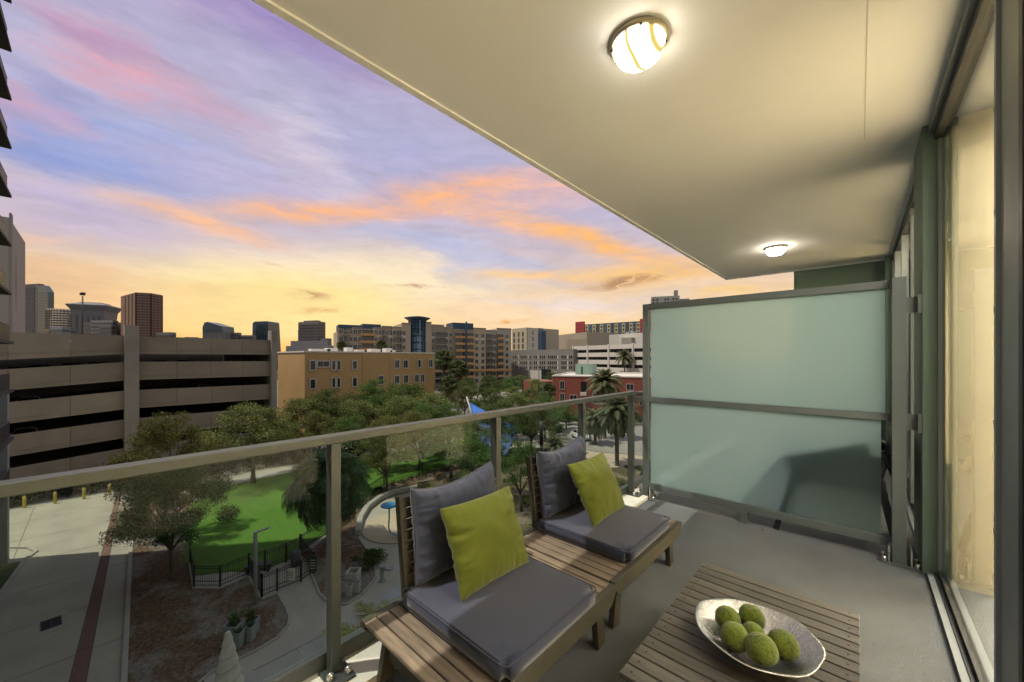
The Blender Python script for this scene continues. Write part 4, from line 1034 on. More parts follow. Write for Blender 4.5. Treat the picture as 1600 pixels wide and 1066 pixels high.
# ---------------- generic building on a facade line
WM = {}
def winmesh(w_, h_, fm, gm_, bars=1, dep=.12, trim=.16):
    k = (w_, h_, fm.name, gm_.name, bars, dep, trim)
    if k not in WM:
        mb = MB(); a, b = w_/2, h_/2; t_ = trim
        for bx in ((-a-t_, -a, -b-t_, b+t_), (a, a+t_, -b-t_, b+t_), (-a, a, b, b+t_), (-a, a, -b-t_, -b)): mb.box(bx[0], bx[1], -dep, 0, bx[2], bx[3], 0)
        for i in range(bars): x = -a+w_*(i+1)/(bars+1); mb.box(x-.03, x+.03, -dep*.5, 0, -b, b, 0)
        mb.box(-a, a, -.03, -.002, -b, b, 1)
        WM[k] = mb.mesh('window', [fm, gm_])
    return WM[k]
def bld(name, label, cat, u0, d0, u1, d1, vtop, depth, mat, zb=GZ, body=True):
    p, q = at(u0, d0), at(u1, d1); rz = math.atan2(q[1]-p[1], q[0]-p[0]); Ln = math.hypot(q[0]-p[0], q[1]-p[1])
    t = thing(name, label, cat, (*p, 0), rz); H = zv(vtop, d0)
    if body: MB().box(0, Ln, 0, depth, zb, H).build('wall', mat, t, world=False)
    def lx(u):  # facade coordinate seen at column u
        r = ray(u); dx, dy = (q[0]-p[0])/Ln, (q[1]-p[1])/Ln
        det = r[0]*(-dy)+dx*r[1]; s = (p[0]*(-dy)+dx*p[1])/det
        return (r[0]*s-p[0])*dx+(r[1]*s-p[1])*dy
    def zx(u, v):
        x = lx(u); X = p[0]+(q[0]-p[0])*x/Ln; Y = p[1]+(q[1]-p[1])*x/Ln
        return EYE+(HY-v)/FPX*(X*FW[0]+Y*FW[1])
    return t, Ln, H, lx, zx
# yellow building
M_yw = pm('ochre_stucco', (.46, .30, .125), .85, .08, .25, .1, 6, stain=.18); M_win = M_bglass
yw = thing('ochre_building', 'ochre stucco building with white roof parapet and small trimmed windows', 'building', (-78, 38, GZ))
ya, yb = yat(476, -70), yat(679, -70); ztop = EYE+1.02
MB().box(-84, -70, ya, yb, GZ, ztop).build('wall', M_yw, yw)
mb = MB(); mb.box(-84.1, -69.88, ya-.12, ya+.25, ztop, ztop+.25); mb.box(-84.1, -69.88, yb-.25, yb+.12, ztop, ztop+.25); mb.box(-70.25, -69.88, ya+.25, yb-.25, ztop, ztop+.25); mb.box(-84.1, -83.7, ya+.25, yb-.25, ztop, ztop+.25)
mb.build('parapet', M_whitec, yw)
MB().box(-83.6, -70.3, ya+.3, yb-.3, ztop+.002, ztop+.05).build('roof', M_whitec, yw)
for u in (567, 609): y = yat(u, -70); MB().box(-69.995, -69.93, y-.08, y+.08, GZ, ztop-.1).build('expansion_joint', M_yw, yw)
def yww(u, v, w_, h_, bars=1):
    y = yat(u, -70); z = zv(v, 70/-ray(u)[0]); o = inst('window', winmesh(w_, h_, M_trim, M_bglass, bars, .14, .20), yw, (-70+78, y-38, z-GZ), (0, 0, R(90)))
for u, v, w_, h_, b in ((488.4, 571, .75, 1.5, 0), (505, 569, 1.9, .9, 1), (522, 571, .7, 1.6, 0), (528, 571, .7, 1.6, 0), (554, 570.5, .7, 1.4, 0), (620, 569, .95, 1.5, 1), (633.5, 569, .95, 1.5, 1), (655, 568.5, .6, 1.5, 0), (672.5, 568, .95, 1.5, 1),
                        (488.4, 600, .75, 1.5, 0), (522, 598, .7, 1.6, 0), (528, 598, .7, 1.6, 0), (554, 597, .7, 1.5, 0), (595, 594, .95, 1.5, 1), (620, 593.5, .95, 1.5, 1), (634, 592.5, .95, 1.5, 1), (651, 591.5, .9, 1.5, 1), (660, 591.3, .9, 1.5, 1)):
    yww(u, v, w_, h_, b)
for k, (u, w_) in enumerate(((500, 3.5), (518, 2), (545, 1.2), (562, 1.5), (585, 2.2), (606, 1.5), (612, 1.2))):
    y = yat(u, -76); MB().box(-77, -75.5, y-w_/2, y+w_/2, ztop+.052, ztop+.75+.2*(k % 3)).build('roof_unit', M_whitec, yw)
cw = MB().bar((*G(438, 700), GZ+2.6), (*G(474, 712), GZ+2.0), .3, .4).build('garden_wall', M_whitec, loc=(*G(450, 705), GZ)); tag(cw, 'low sloping pale wall between the garage and the ochre building', 'wall')

# apartment building
M_ap1 = pm('beige_stucco', (.40, .335, .24), .85, .08, .15); M_ap2 = pm('taupe_stucco', (.31, .26, .19), .85, .08, .15); M_ap3 = pm('apartment_grey', (.36, .335, .28), .85, .08, .15)
M_apb = pm('apartment_blue', (.025, .06, .105), .5, .1, .3); M_apbg = pm('blue_glazing', (.03, .07, .10), .15, .3, .5, spec=.8, objrand=.3); M_apo = pm('orange_panel', (.46, .27, .11), .8, .08, .5)
ap, apL, apH, lx, zx = bld('apartment_building', 'long seven storey apartment building with blue glass corner turret and orange balconies', 'apartment building', 527, 150, 799.5, 190, 513, 18, M_ap1, body=False)
def asec(u0, u1, vt, mat, off=0, dep=16, zb=GZ, nm='wall', roof=None):
    x0, x1 = lx(u0), lx(u1); z = zx((u0+u1)/2, vt); MB().box(x0+.02, x1-.02, off, off+dep, zb, z).build(nm, mat, ap, world=False)
    if nm == 'wall': MB().box(x0-.05, x1+.05, off-.25, off+.4, z+.002, z+.35).build('cornice', M_ap2 if mat is not M_ap2 else M_ap1, ap, world=False)
asec(527, 551, 518, M_ap1); asec(551, 566, 513, M_ap1, .5); asec(566, 584, 515, M_ap2, 1.2); asec(584, 597, 513, M_ap1, .2); asec(597, 613, 510.5, M_ap2, .6); asec(613, 627, 512, M_ap1, 0)
asec(627, 641, 506, M_ap1, -.8); asec(664, 673, 504.5, M_ap1, -1.0); asec(673, 694, 508.5, M_ap2, 0); asec(694, 709, 512, M_ap2, .6); asec(709, 741, 516, M_ap2, .2); asec(741, 760, 513.5, M_ap1, .5); asec(760, 777, 517, M_ap3, .9); asec(777, 799.5, 514, M_ap3, .3)
asec(530, 566, 507, M_apb, 2.5, 9, 5, 'penthouse'); asec(568, 597, 506, M_apb, 2.2, 9, 5, 'penthouse'); asec(709, 741, 504.5, M_apb, 1.0, 9, 5, 'penthouse')
# turret
tx = (lx(641)+lx(667))/2; tr = (lx(667)-lx(641))/2; tz = zx(654, 499)
MB().lathe([(tr, GZ), (tr, tz-.6), (0, tz-.6)], 28, (tx, 2.0, 0)).build('turret', M_apbg, ap, world=False)
for k in range(9):
    z = tz-.6-3.05*k; MB().lathe([(tr+.02, z-.5), (tr+.25, z-.5), (tr+.25, z), (tr+.02, z)], 28, (tx, 2.0, 0)).build('floor_band', M_apb, ap, world=False)
for k in range(9):
    a = PI+PI*(k)/8; MB().box(-.16, .16, -.16, .16, GZ, tz-.5, M=Matrix.Translation((tx+(tr+.1)*math.cos(a), 2+(tr+.1)*math.sin(a), 0))).build('mullion', M_ap3 if k % 3 == 1 else M_apb, ap, world=False)
MB().lathe([(tr, tz-.6), (tr+1.9, tz+.5), (tr+1.95, tz+.75), (tr-.8, tz+1.3), (0, tz+1.5)], 32, (tx, 2.0, 0)).build('canopy_roof', M_apb, ap, world=False)
rows = [zx(654, 518+10.6*0)-1.1-3.05*k for k in range(8)]
M_pale = pm('pale_panel', (.50, .48, .42), .8, .06, 1)
def acol(u, kind, off, r0=0, r1=8, w_=None):
    x = lx(u)
    for k in range(r0, r1):
        z = rows[k]
        if z < GZ+3.2: continue
        if kind == 'W': inst('window', winmesh(1.5, 1.75, M_trim, M_bglass, 1, .12, .14), ap, (x, off-.002, z+.1))
        elif kind == 'P':
            inst('window', winmesh(1.5, 1.75, M_trim, M_bglass, 1, .12, .14), ap, (x, off-.002, z+.1))
            if k == 0: MB().box(x-1.0, x+1.0, off-.10, off-.001, z-1.9, z-.95).build('spandrel', M_pale, ap, world=False)
        else:
            W2 = (w_ or 4.0)/2; m = M_apo if kind == 'O' else M_ap3
            MB().box(x-W2, x+W2, off-.03, off-.001, z-1.2, z+1.15).build('recess_shade_panel', M_bglass, ap, world=False)  # dark panel on the wall in place of the shaded balcony recess
            MB().box(x-W2-.1, x+W2+.1, off-1.3, off-.035, z-1.45, z-1.22).build('balcony_slab', m, ap, world=False)
            if kind == 'O': MB().box(x-W2-.1, x+W2+.1, off-1.32, off-1.18, z-1.215, z-.35).build('balcony_panel', m, ap, world=False)
            else:
                g = MB(); g.box(x-W2-.1, x+W2+.1, off-1.3, off-1.24, z-.42, z-.36)
                for q in range(12): xx = x-W2+q*2*W2/11; g.box(xx-.03, xx+.03, off-1.29, off-1.25, z-1.215, z-.42)
                tag(g.build('balcony_railing', M_ap2, ap, world=False), kind='stuff')
            MB().box(x+.25*W2, x+.25*W2+.12, off-.12, off-.031, z-1.2, z+1.15).build('mullion', M_ap1, ap, world=False)
for u, kd, off, w_ in ((533, 'W', 0, 0), (540, 'B', 0, 3.2), (547.5, 'W', 0, 0), (556, 'W', .5, 0), (562, 'W', .5, 0), (575, 'O', 1.2, 6.5), (588, 'W', .2, 0), (593, 'P', .2, 0), (599.5, 'B', .6, 3), (606, 'W', .6, 0), (610.5, 'P', .6, 0), (616.5, 'W', 0, 0), (622, 'B', 0, 3.4), (630, 'P', -.8, 0),
                       (677, 'P', 0, 0), (688, 'B', 0, 6), (698.5, 'P', .6, 0), (705, 'W', .6, 0), (718, 'O', .2, 4.6), (733, 'O', .2, 4.6), (745.5, 'P', .5, 0), (755, 'P', .5, 0), (766, 'B', .9, 4), (773.5, 'W', .9, 0), (782, 'O', .3, 3.6), (792.5, 'P', .3, 0)):
    acol(u, kd, off, 0, 8, w_)
x = lx(727); MB().box(x-.3, x+.3, -1.5, -.9, GZ, zx(727, 503)).build('blue_mast', M_apb, ap, world=False)
MB().box(lx(673), lx(799), -.9, -.05, zx(740, 580), zx(740, 577)).build('ledge', M_apo, ap, world=False)

# office tower cream
M_cr = pm('cream_render', (.40, .36, .26), .85, .06, .1); M_gr = pm('grey_render', (.22, .22, .20), .85, .06, .1)
t, Ln, H, lx2, zx2 = bld('hotel_tower', 'cream hotel tower with grey shaded side just right of the apartment building', 'building', 800, 262, 823, 250, 514, 30, M_cr)
for u in (803.5, 810.5, 817):
    for k in range(7): inst('window', winmesh(1.9, 3.1, M_trim, M_bglass, 1, .12, .1), t, (lx2(u), -.002, H-4.2-4.0*k))
q0 = Ln
MB().box(Ln+.02, Ln+10.6, 0.4, 5, GZ, zv(514.5, 252)).build('wall', M_gr, t, world=False)  # grey wall colour carries the shade on the tower's unlit side
for k in range(7): MB().box(Ln+5.2, Ln+6.0, .25, .399, H-5-4*k, H-2.4-4*k).build('window', M_bglass, t, world=False)
MB().box(Ln+10.63, Ln+13.0, 1.0, 5, GZ, zv(519, 252)).build('wall', M_apb, t, world=False)
# grey office
M_off = pm('office_grey', (.20, .195, .175), .85, .06, .1)
t, Ln, H, lx3, zx3 = bld('office_block', 'long grey three storey office block with rows of square windows', 'building', 798, 205, 896, 168, 548, 20, M_off)
for v in (558, 567, 574.5):
    for i, u in enumerate([802+3.05*k for k in range(31)]):
        if i % 7 == 3: continue
        inst('window', winmesh(1.0, 1.5, M_trim, M_bglass, 0, .1, .07), t, (lx3(u), -.002, zx3(u, v)))
        if i % 5 == 2: MB().box(lx3(u)+.65, lx3(u)+1.5, -.06, -.003, zx3(u, v)-.9, zx3(u, v)+.9).build('panel', M_pale, t, world=False)
MB().box(lx3(826), lx3(846), -.15, -.01, GZ, zx3(836, 579)).build('entrance_bay', M_pale, t, world=False)
MB().box(lx3(846.5), lx3(861), -.15, -.01, GZ, zx3(853, 577)).build('opening_shade_panel', M_bglass, t, world=False)  # dark panel on the facade, imitates the shade of an opening
bld('pink_building', 'distant pink building peeking between the hotel tower and beige blocks', 'building', 852, 340, 877, 340, 534, 20, pm('pink_render', (.30, .13, .12), .85, .08, .1))
t, *_ = bld('beige_building', 'plain beige windowless building stepping up behind the white garage', 'building', 872, 300, 917, 262, 524, 26, pm('beige_render', (.34, .29, .215), .85, .05, .1)); 
bld('beige_building', 'lower beige building with a dark opening, between plain beige and blue blocks', 'building', 917, 262, 940, 270, 529, 20, pm('sand_render', (.30, .26, .19), .85, .05, .1))
# colourful tower
t, Ln, H, lx4, zx4 = bld('colourful_tower', 'colourful apartment tower with yellow, blue and red stripes', 'building', 899, 330, 1012, 292, 508, 18, M_apb)
M_rd = pm('red_panel', (.36, .035, .04), .7, .08, .3); M_yl = pm('yellow_panel', (.42, .38, .20), .8, .06, .3); M_lb2 = pm('steel_blue_panel', (.06, .12, .17), .6, .1, .3)
MB().box(lx4(900), lx4(914), -1.2, -.01, GZ, zx4(907, 503)).build('red_bay', M_rd, t, world=False)
MB().box(lx4(1000.5), lx4(1011), -1.2, -.01, GZ, zx4(1005, 498.5)).build('red_bay', M_rd, t, world=False)
for i in range(15):
    ua, ub = 914.3+5.75*i, 914.3+5.75*(i+1)-.3
    m = (M_yl, M_lb2, M_yl, M_apb)[i % 4]
    x0, x1 = lx4(ua), lx4(ub); MB().box(x0, x1, -.5, -.01, GZ, zx4(ua, 508.5-(i*.30))).build('bay', m, t, world=False)
    for k in range(9):
        inst('window', winmesh(1.5, 1.6, M_trim, M_bglass, 0, .1, .05), t, ((x0+x1)/2, -.502, zx4(ua, 508.5-(i*.30))-2-3.0*k))
for i, u in enumerate((904, 910, 1003, 1008)):
    for k in range(9): inst('window', winmesh(1.3, 1.5, M_trim, M_bglass, 0, .1, .05), t, (lx4(u), -1.202, zx4(u, 505)-1.5-3.0*k))
# tall tower behind screen
t, Ln, H, lx5, zx5 = bld('high_rise', 'pale high rise with ribbed balconies poking above the privacy screen', 'building', 1018, 380, 1062, 372, 464, 22, pm('high_rise_grey', (.26, .26, .24), .85, .06, .1))
MB().box(lx5(1054), lx5(1060), 4, 9, H, H+6).build('roof_box', M_gr, t, world=False)
MB().box(Ln, Ln+9, 2, 20, GZ, H-3).build('wall', M_gr, t, world=False)
for k in range(14):
    for u in (1021, 1027, 1039.5, 1044, 1052, 1057): inst('window', winmesh(2.0, 2.0, M_trim, M_bglass, 0, .2, .1), t, (lx5(u), -.002, H-3-3.3*k))
    MB().box(-7.5, -.05, -1, 10, H-12-3.3*k, H-10.8-3.3*k).build('balcony_slab', M_gr, t, world=False)
# white garage
M_wh = pm('white_render', (.60, .57, .50), .8, .05, .2)
t, Ln, H, lx6, zx6 = bld('white_parking_garage', 'white parking garage with horizontal dark openings and slim columns', 'parking garage', 895, 172, 1040, 128, 541.5, 26, M_wh, body=False)
MB().box(.2, Ln, 1.0, 26, GZ, H-1).build('interior', M_bglass, t, world=False)  # dark solid block, its colour stands in for shade inside the decks
for k in range(5):
    z1 = H-3.0*k; us = (895.5, 918, 951, 989, 1040)
    for i in range(4): MB().box(lx6(us[i])+.35, lx6(us[i+1])-.35, 0, .35, z1-1.75 if k else z1-1.7, z1).build('spandrel_panel', M_wh, t, world=False)
for u in (895.5, 918, 951, 989): MB().box(lx6(u)-.34, lx6(u)+.34, -.3, .6, GZ, H+.35).build('column', M_wh, t, world=False)
t, Ln, H, lx7, zx7 = bld('white_building', 'blank white block with grey roof units rising behind the white garage', 'building', 952, 200, 1040, 172, 523.5, 22, M_wh)
MB().box(lx7(953), lx7(967), -.05, -.005, 0, H-.3).build('panel', M_pale, t, world=False)
MB().box(lx7(976), lx7(992), -2.5, -.01, zx7(984, 545), zx7(984, 528)).build('service_tower', M_gar2, t, world=False)
for u in (974, 981, 1003): MB().box(lx7(u)-1, lx7(u)+1, 3, 6, H, H+1.2).build('roof_unit', M_aluL, t, world=False)
# brick building
def brickmat():
    m, t, out = newmat('red_brick'); b = t.new('ShaderNodeBsdfPrincipled'); co = t.new('ShaderNodeTexCoord').outputs['Object']
    mp = t.new('ShaderNodeMapping'); t.put(mp.inputs[0], co); mp.inputs['Rotation'].default_value = (R(90), 0, 0)
    br = t.new('ShaderNodeTexBrick'); t.put(br.inputs[0], mp.outputs[0]); br.inputs['Scale'].default_value = 2.4
    br.inputs['Color1'].default_value = (.27, .065, .038, 1); br.inputs['Color2'].default_value = (.20, .05, .032, 1); br.inputs['Mortar'].default_value = (.25, .12, .09, 1)
    t.put(b.inputs['Base Color'], t.mix(t.noise(co, .4, 4, .6), br.outputs[0], (.20, .055, .035), 'MIX')); b.inputs['Roughness'].default_value = .9; t.l.new(b.outputs[0], out.inputs[0]); return m
M_br = brickmat()
t, Ln, H, lx8, zx8 = bld('brick_building', 'low red brick building with flat white roof across the street', 'building', 863, 92, 1045, 84, 588.5, 22, M_br)
MB().box(.2, Ln-.2, .2, 21.8, H+.002, H+.05).build('roof', M_wh, t, world=False)
MB().box(-.1, Ln+.1, -.1, .35, H+.051, H+.3).build('parapet', M_wh, t, world=False); MB().box(-.1, .35, .36, 21.5, H+.051, H+.3).build('parapet', M_wh, t, world=False); MB().box(-.1, Ln, 21.6, 22.1, H+.051, H+.45).build('parapet', M_wh, t, world=False)
MB().box(-.06, -.005, .1, 21.9, GZ, H-.05).build('side_wall', M_wh, t, world=False)
for u, v, w_, h_ in ((878.5, 602, 1.0, 1.9), (984.5, 605, 1.5, 1.3), (878.5, 621, 1.0, 1.9), (896, 621, 1.6, 1.0), (930, 624, 1.2, 1.8), (960, 626, 1.2, 1.8), (1004, 627, 1.2, 1.8)):
    inst('window', winmesh(w_, h_, M_trim, M_bglass, 1, .1, .09), t, (lx8(u), -.002, zx8(u, v)))
x = lx8(912); MB().box(x-.65, x+.65, -.06, -.004, zx8(912, 617), zx8(912, 596.5)).build('stair_opening', M_bglass, t, world=False)
MB().box(x-.7, x+.7, -.9, -.07, zx8(912, 618), zx8(912, 613)).build('balcony', M_pale, t, world=False)
t, *_ = bld('rooftop_shed', 'pale green metal box on the roof of the brick building', 'shed', 899, 102, 925, 100, 568.5, 5, pm('pale_green_metal', (.22, .33, .26), .6, .15, .6), zb=H+.051)
MB().box(1.6, 2.0, -.05, -.004, H+.1, H+2.2).build('door', M_dkgreen, t, world=False)
bld('brick_shed', 'small low red brick building half hidden by shrubs', 'building', 818, 135, 842, 124, 593.5, 8, M_br)

# ---------------- downtown skyline at the left
def banded(t, L_, depth, z0, z1, n, mat, hh=.45, side=True):
    p = (z1-z0)/n
    for k in range(n):
        z = z0+p*k+p*.3
        MB().box(.4, L_-.4, -.3, -.01, z, z+p*hh).build('glazing_band', mat, t, world=False)
        if side: MB().box(L_+.01, L_+.3, .4, depth-.4, z, z+p*hh).build('glazing_band', mat, t, world=False)
M_nav = pm('navy_glass', (.035, .055, .085), .25, .2, .05, spec=.7); M_tealg = pm('teal_glass', (.07, .11, .12), .3, .2, .05, spec=.7)
def muralmat():
    m, t, out = newmat('mural_wall'); b = t.new('ShaderNodeBsdfPrincipled'); co = t.new('ShaderNodeTexCoord').outputs['Object']
    mp = t.new('ShaderNodeMapping'); t.put(mp.inputs[0], co); mp.inputs['Location'].default_value = (-9.5*.30, 0, -19*.085); mp.inputs['Scale'].default_value = (.30, .0, .085)
    dst = t.vec('LENGTH', mp.outputs[0], out=1); n_ = t.noise(co, .35, 5, .7)
    f = t.maprange(t.math('ADD', dst, t.math('MULTIPLY', n_, 1.4)), 1.0, 1.35, .75, 0)
    t.put(b.inputs['Base Color'], t.mix(f, (.30, .275, .245), (.19, .15, .135))); b.inputs['Roughness'].default_value = .9; t.l.new(b.outputs[0], out.inputs[0]); return m
t, Ln, H, lx9, zx9 = bld('mural_building', 'tall pale slab building with a faded mural on its wall', 'building', 14, 78, 39.5, 95, 340, 30, muralmat())
MB().box(-.05, 2.2, -.3, -.01, GZ, H+1.0).build('edge_pier', M_gr, t, world=False)
t, Ln, H, *_ = bld('glass_tower', 'blue glass office tower with sloping shoulder beside the mural building', 'skyscraper', 38, 455, 60, 450, 444.5, 5, M_nav)
t2 = MB(); h2 = zv(446.5, 450); h3 = zv(457, 450); w2 = 17
t2.add([(Ln+.05, -.5, GZ), (Ln+w2, -.5, GZ), (Ln+w2, -.5, h3), (Ln+w2*.55, -.5, h2), (Ln+.05, -.5, h2), (Ln+.05, 4.5, GZ), (Ln+w2, 4.5, GZ), (Ln+w2, 4.5, h3), (Ln+w2*.55, 4.5, h2), (Ln+.05, 4.5, h2)],
       [(0, 1, 2, 3, 4), (9, 8, 7, 6, 5), (1, 6, 7, 2), (2, 7, 8, 3), (3, 8, 9, 4), (0, 5, 6, 1)]).build('wing', M_tealg, t, world=False)
M_wb = pm('pale_mullion', (.22, .23, .23), .6, .05, 1)
for k in range(26): MB().box(.2, Ln-.1, -.35, -.01, 4+k*3.2, 4.5+k*3.2).build('floor_band', M_apb, t, world=False); MB().box(Ln+.3, Ln+w2*.97, -.85, -.51, 4+k*3.0, 4.6+k*3.0).build('floor_band', M_wb, t, world=False)
for k in range(5): MB().box(2+k*3.4, 2.5+k*3.4, -.7, -.36, GZ, H-1).build('mullion', M_wb, t, world=False)
M_tan = pm('tan_tower', (.235, .20, .155), .8, .06, .05); M_tgl = pm('tower_glass', (.06, .06, .06), .3, .2, .1)
t = thing('round_tower', 'squat tan tower with curved face and fine window grid', 'skyscraper', (*at(106, 425), 0))
rr_ = 19*425/FPX*1.15; hh_ = zv(485, 425)
MB().lathe([(rr_, GZ), (rr_, hh_), (0, hh_)], 40).build('wall', M_tan, t, world=False)
for k in range(15): MB().lathe([(rr_+.02, hh_-3-k*2.6), (rr_+.15, hh_-3-k*2.6), (rr_+.15, hh_-1.8-k*2.6), (rr_+.02, hh_-1.8-k*2.6)], 40).build('glazing_band', M_tgl, t, world=False)
for k in range(40): a = 2*PI*k/40; MB().box(-.25, .25, -.25, .25, GZ, hh_-.5, M=Matrix.Translation(((rr_+.15)*math.cos(a), (rr_+.15)*math.sin(a), 0))).build('mullion', M_tan, t, world=False)
# flared crown tower
M_fl = pm('flared_grey', (.15, .15, .155), .7, .08, .05)
t = thing('flared_tower', 'grey tower with a flared crown behind the light pole', 'skyscraper', (*at(149, 400), 0), R(20))
k_ = 400/FPX; zc = zv(480, 400); s2 = 1.32
MB().lathe([(19*k_*s2, GZ), (19*k_*s2, zc-13), (20*k_*s2, zc-5), (24.5*k_*s2, zc), (24.5*k_*s2, zc+.8), (14*k_*s2, zc+3.2), (13*k_*s2, zc+4), (0, zc+4.2)], 4, smooth=False).build('wall', M_fl, t, world=False)
for k in range(4):
    for j in range(-2, 3):
        MB().box(18.9*k_*s2*.7071+.02, 18.9*k_*s2*.7071+.3, j*4.2-.7, j*4.2+.7, 0, zc-9, M=Matrix.Rotation(k*PI/2+PI/4, 4, 'Z')).build('glazing_strip', M_tgl, t, world=False)
for nm, u0, u1, vt, d, mt, lab in (('low_block', 130, 148, 504, 380, M_nav, 'dark navy block in front of the flared tower'), ('low_block', 142, 176, 501, 370, pm('pale_block', (.24, .245, .25), .7, .05, .1), 'pale grey block with a stepped roof in front of the flared tower'),
                                   ('low_block', 155, 174, 508, 360, M_fl, 'grey lower block between flared tower and brown tower'), ('low_block', 174, 189, 504, 372, pm('brown_block', (.12, .105, .10), .7, .05, .1), 'dark brown block beside the brown tower'),
                                   ('low_block', 79, 97, 511, 300, pm('pale_blue_block', (.20, .22, .23), .7, .05, .1), 'pale bluish block in front of the round tan tower'), ('low_block', 96, 107, 513, 305, M_tealg, 'small teal glazed block in front of the round tan tower'),
                                   ('low_block', 68, 78, 514, 320, M_nav, 'small navy block beside the blue glass tower'), ('low_block', 244, 266, 519.5, 330, M_fl, 'low grey roof just right of the brown tower'),
                                   ('low_block', 321, 372, 520, 430, M_fl, 'low dark block under the domed glass roof'), ('low_block', 372, 395, 524, 430, M_fl, 'thin low dark block right of the domed building')):
    t, Ln, H, *_ = bld(nm, lab, 'building', u0, d, u1, d-2, vt, 5, mt)
    banded(t, Ln, 5, 6, H-1, max(3, int((H-7)/3.4)), M_tgl, .4)
# brown tower
M_bt = pm('brown_granite', (.20, .115, .095), .7, .06, .1); M_btg = pm('brown_glass', (.045, .03, .03), .3, .2, .1)
t = thing('brown_tower', 'reddish brown office tower with pink floor bands and chamfered front', 'skyscraper', (*at(195, 352), 0))
A = [at(188.5, 352), at(195.5, 345), at(212, 330), at(236, 334), at(254, 345), at(246, 380), at(200, 380)]
o0 = at(195, 352); zB = zv(461.5, 345)
def ringp(sc_): cx = sum(p[0] for p in A)/7; cyy = sum(p[1] for p in A)/7; return [((p[0]-cx)*sc_+cx-o0[0], (p[1]-cyy)*sc_+cyy-o0[1]) for p in A]
MB().prism(ringp(.985), GZ, zB-.3).build('wall', M_btg, t, world=False)
for k in range(19):
    z = zB-1.9-k*2.35; MB().prism(ringp(1.0), z, z+1.25+(.7 if k == 0 else 0)).build('floor_band', M_bt, t, world=False)
for f in np.linspace(0, 1, 4)[0:]:
    for p, q in ((A[2], A[3]), (A[3], A[4]), (A[1], A[2])):
        x, y = p[0]+(q[0]-p[0])*f-o0[0], p[1]+(q[1]-p[1])*f-o0[1]; MB().box(x-.3, x+.3, y-.3, y+.3, GZ, zB-.5).build('pier', M_bt, t, world=False)
# domed + wedge + stepped
t = thing('domed_building', 'small building with curved dark glass roof on the skyline', 'building', (*at(345, 425), 0), R(38))
k_ = 425/FPX; zq = zv(519, 425)
pts = [(-20*k_, 0), (-20*k_, 5), (-17*k_, 14*k_), (-12*k_, 15*k_), (6*k_, 9.5*k_), (12*k_, 8*k_), (13*k_, 0)]
vs = [(x, y, zq+z) for y in (-8, 8) for x, z in pts]; n_ = len(pts)
MB().add(vs, [tuple(range(n_)), tuple(reversed(range(n_, 2*n_)))]+[(i, i+n_, (i+1) % n_+n_, (i+1) % n_) for i in range(n_)]).build('roof', M_tealg, t, world=False)
MB().box(-20*k_, 13*k_, -7.9, 7.9, GZ, zq-.02).build('wall', M_fl, t, world=False)
for k in range(8): MB().box(-19*k_+k*4.3*k_, -18.4*k_+k*4.3*k_, -8.3, -8.02, zq, zq+6*k_).build('mullion', M_wb, t, world=False)
t = thing('wedge_tower', 'blue glass tower with slanted flared top behind the garage end column', 'skyscraper', (*at(416, 470), 0), R(38))
k_ = 470/FPX; pts = [(-16*k_, GZ), (-14.5*k_, zv(506, 470)), (-11*k_, zv(503.5, 470)), (9*k_, zv(503, 470)), (10.5*k_, zv(505, 470)), (15*k_, GZ)]
vs = [(x, y, z) for y in (-8, 12) for x, z in pts]; n_ = 6
MB().add(vs, [tuple(reversed(range(n_))), tuple(range(n_, 2*n_))]+[(i, (i+1) % n_, (i+1) % n_+n_, i+n_) for i in range(n_)]).build('wall', M_nav, t, world=False)
for k in range(7): MB().bar((-9*k_+k*3*k_, -8.2, 0), (-8*k_+k*2.6*k_, -8.2, zv(508, 470)), .9, .3).build('mullion', M_tealg, t, world=False)
t, Ln, H, *_ = bld('stepped_tower', 'grey brown office tower with stepped base left of the apartments', 'skyscraper', 466, 400, 498, 392, 503.5, 9, pm('stepped_grey', (.15, .135, .125), .7, .05, .1))
banded(t, Ln, 9, 4, H-2, 11, M_tgl, .42)
MB().box(Ln*.15, Ln*.8, 3, 8, H, H+1.6).build('roof_box', M_fl, t, world=False)
MB().box(-7, Ln+14, -3, -.4, GZ, zv(533, 400)).build('podium', M_fl, t, world=False)
MB().box(-2.5, -.05, 2, 8, GZ, zv(515, 400)).build('wing', M_fl, t, world=False)
MB().box(Ln+.35, Ln+9, 1, 8, GZ, zv(529, 395)).build('wing', M_fl, t, world=False)
MB().box(-10, Ln+22, -6, -3.1, GZ, zv(541, 400)).build('podium', M_fl, t, world=False)

# ================================================================== VEGETATION
def leaf_cloud(centers, radii, per, size, seed=0, flat=.75, hang=0):
    rng = np.random.RandomState(seed); V = []
    for c, r_ in zip(centers, radii):
        n = int(per*r_*r_)
        d = rng.normal(size=(n, 3)); d /= np.linalg.norm(d, axis=1)[:, None]
        rad = r_*(rng.uniform(0, 1, n)**.45)*(1+.25*rng.normal(size=n)*.5)
        p = np.array(c)+d*rad[:, None]*np.array([1, 1, flat])
        V.append(p)
    p = np.vstack(V); n = len(p)
    a = rng.normal(size=(n, 3)); a[:, 2] -= hang; a /= np.linalg.norm(a, axis=1)[:, None]
    b = rng.normal(size=(n, 3)); b -= a*(a*b).sum(1)[:, None]; b /= np.linalg.norm(b, axis=1)[:, None]
    s = size*rng.uniform(.35, 1.5, n)[:, None]
    q = np.stack([p-a*s, p-b*s*.42, p+a*s, p+b*s*.42], 1).reshape(-1, 3)
    return q
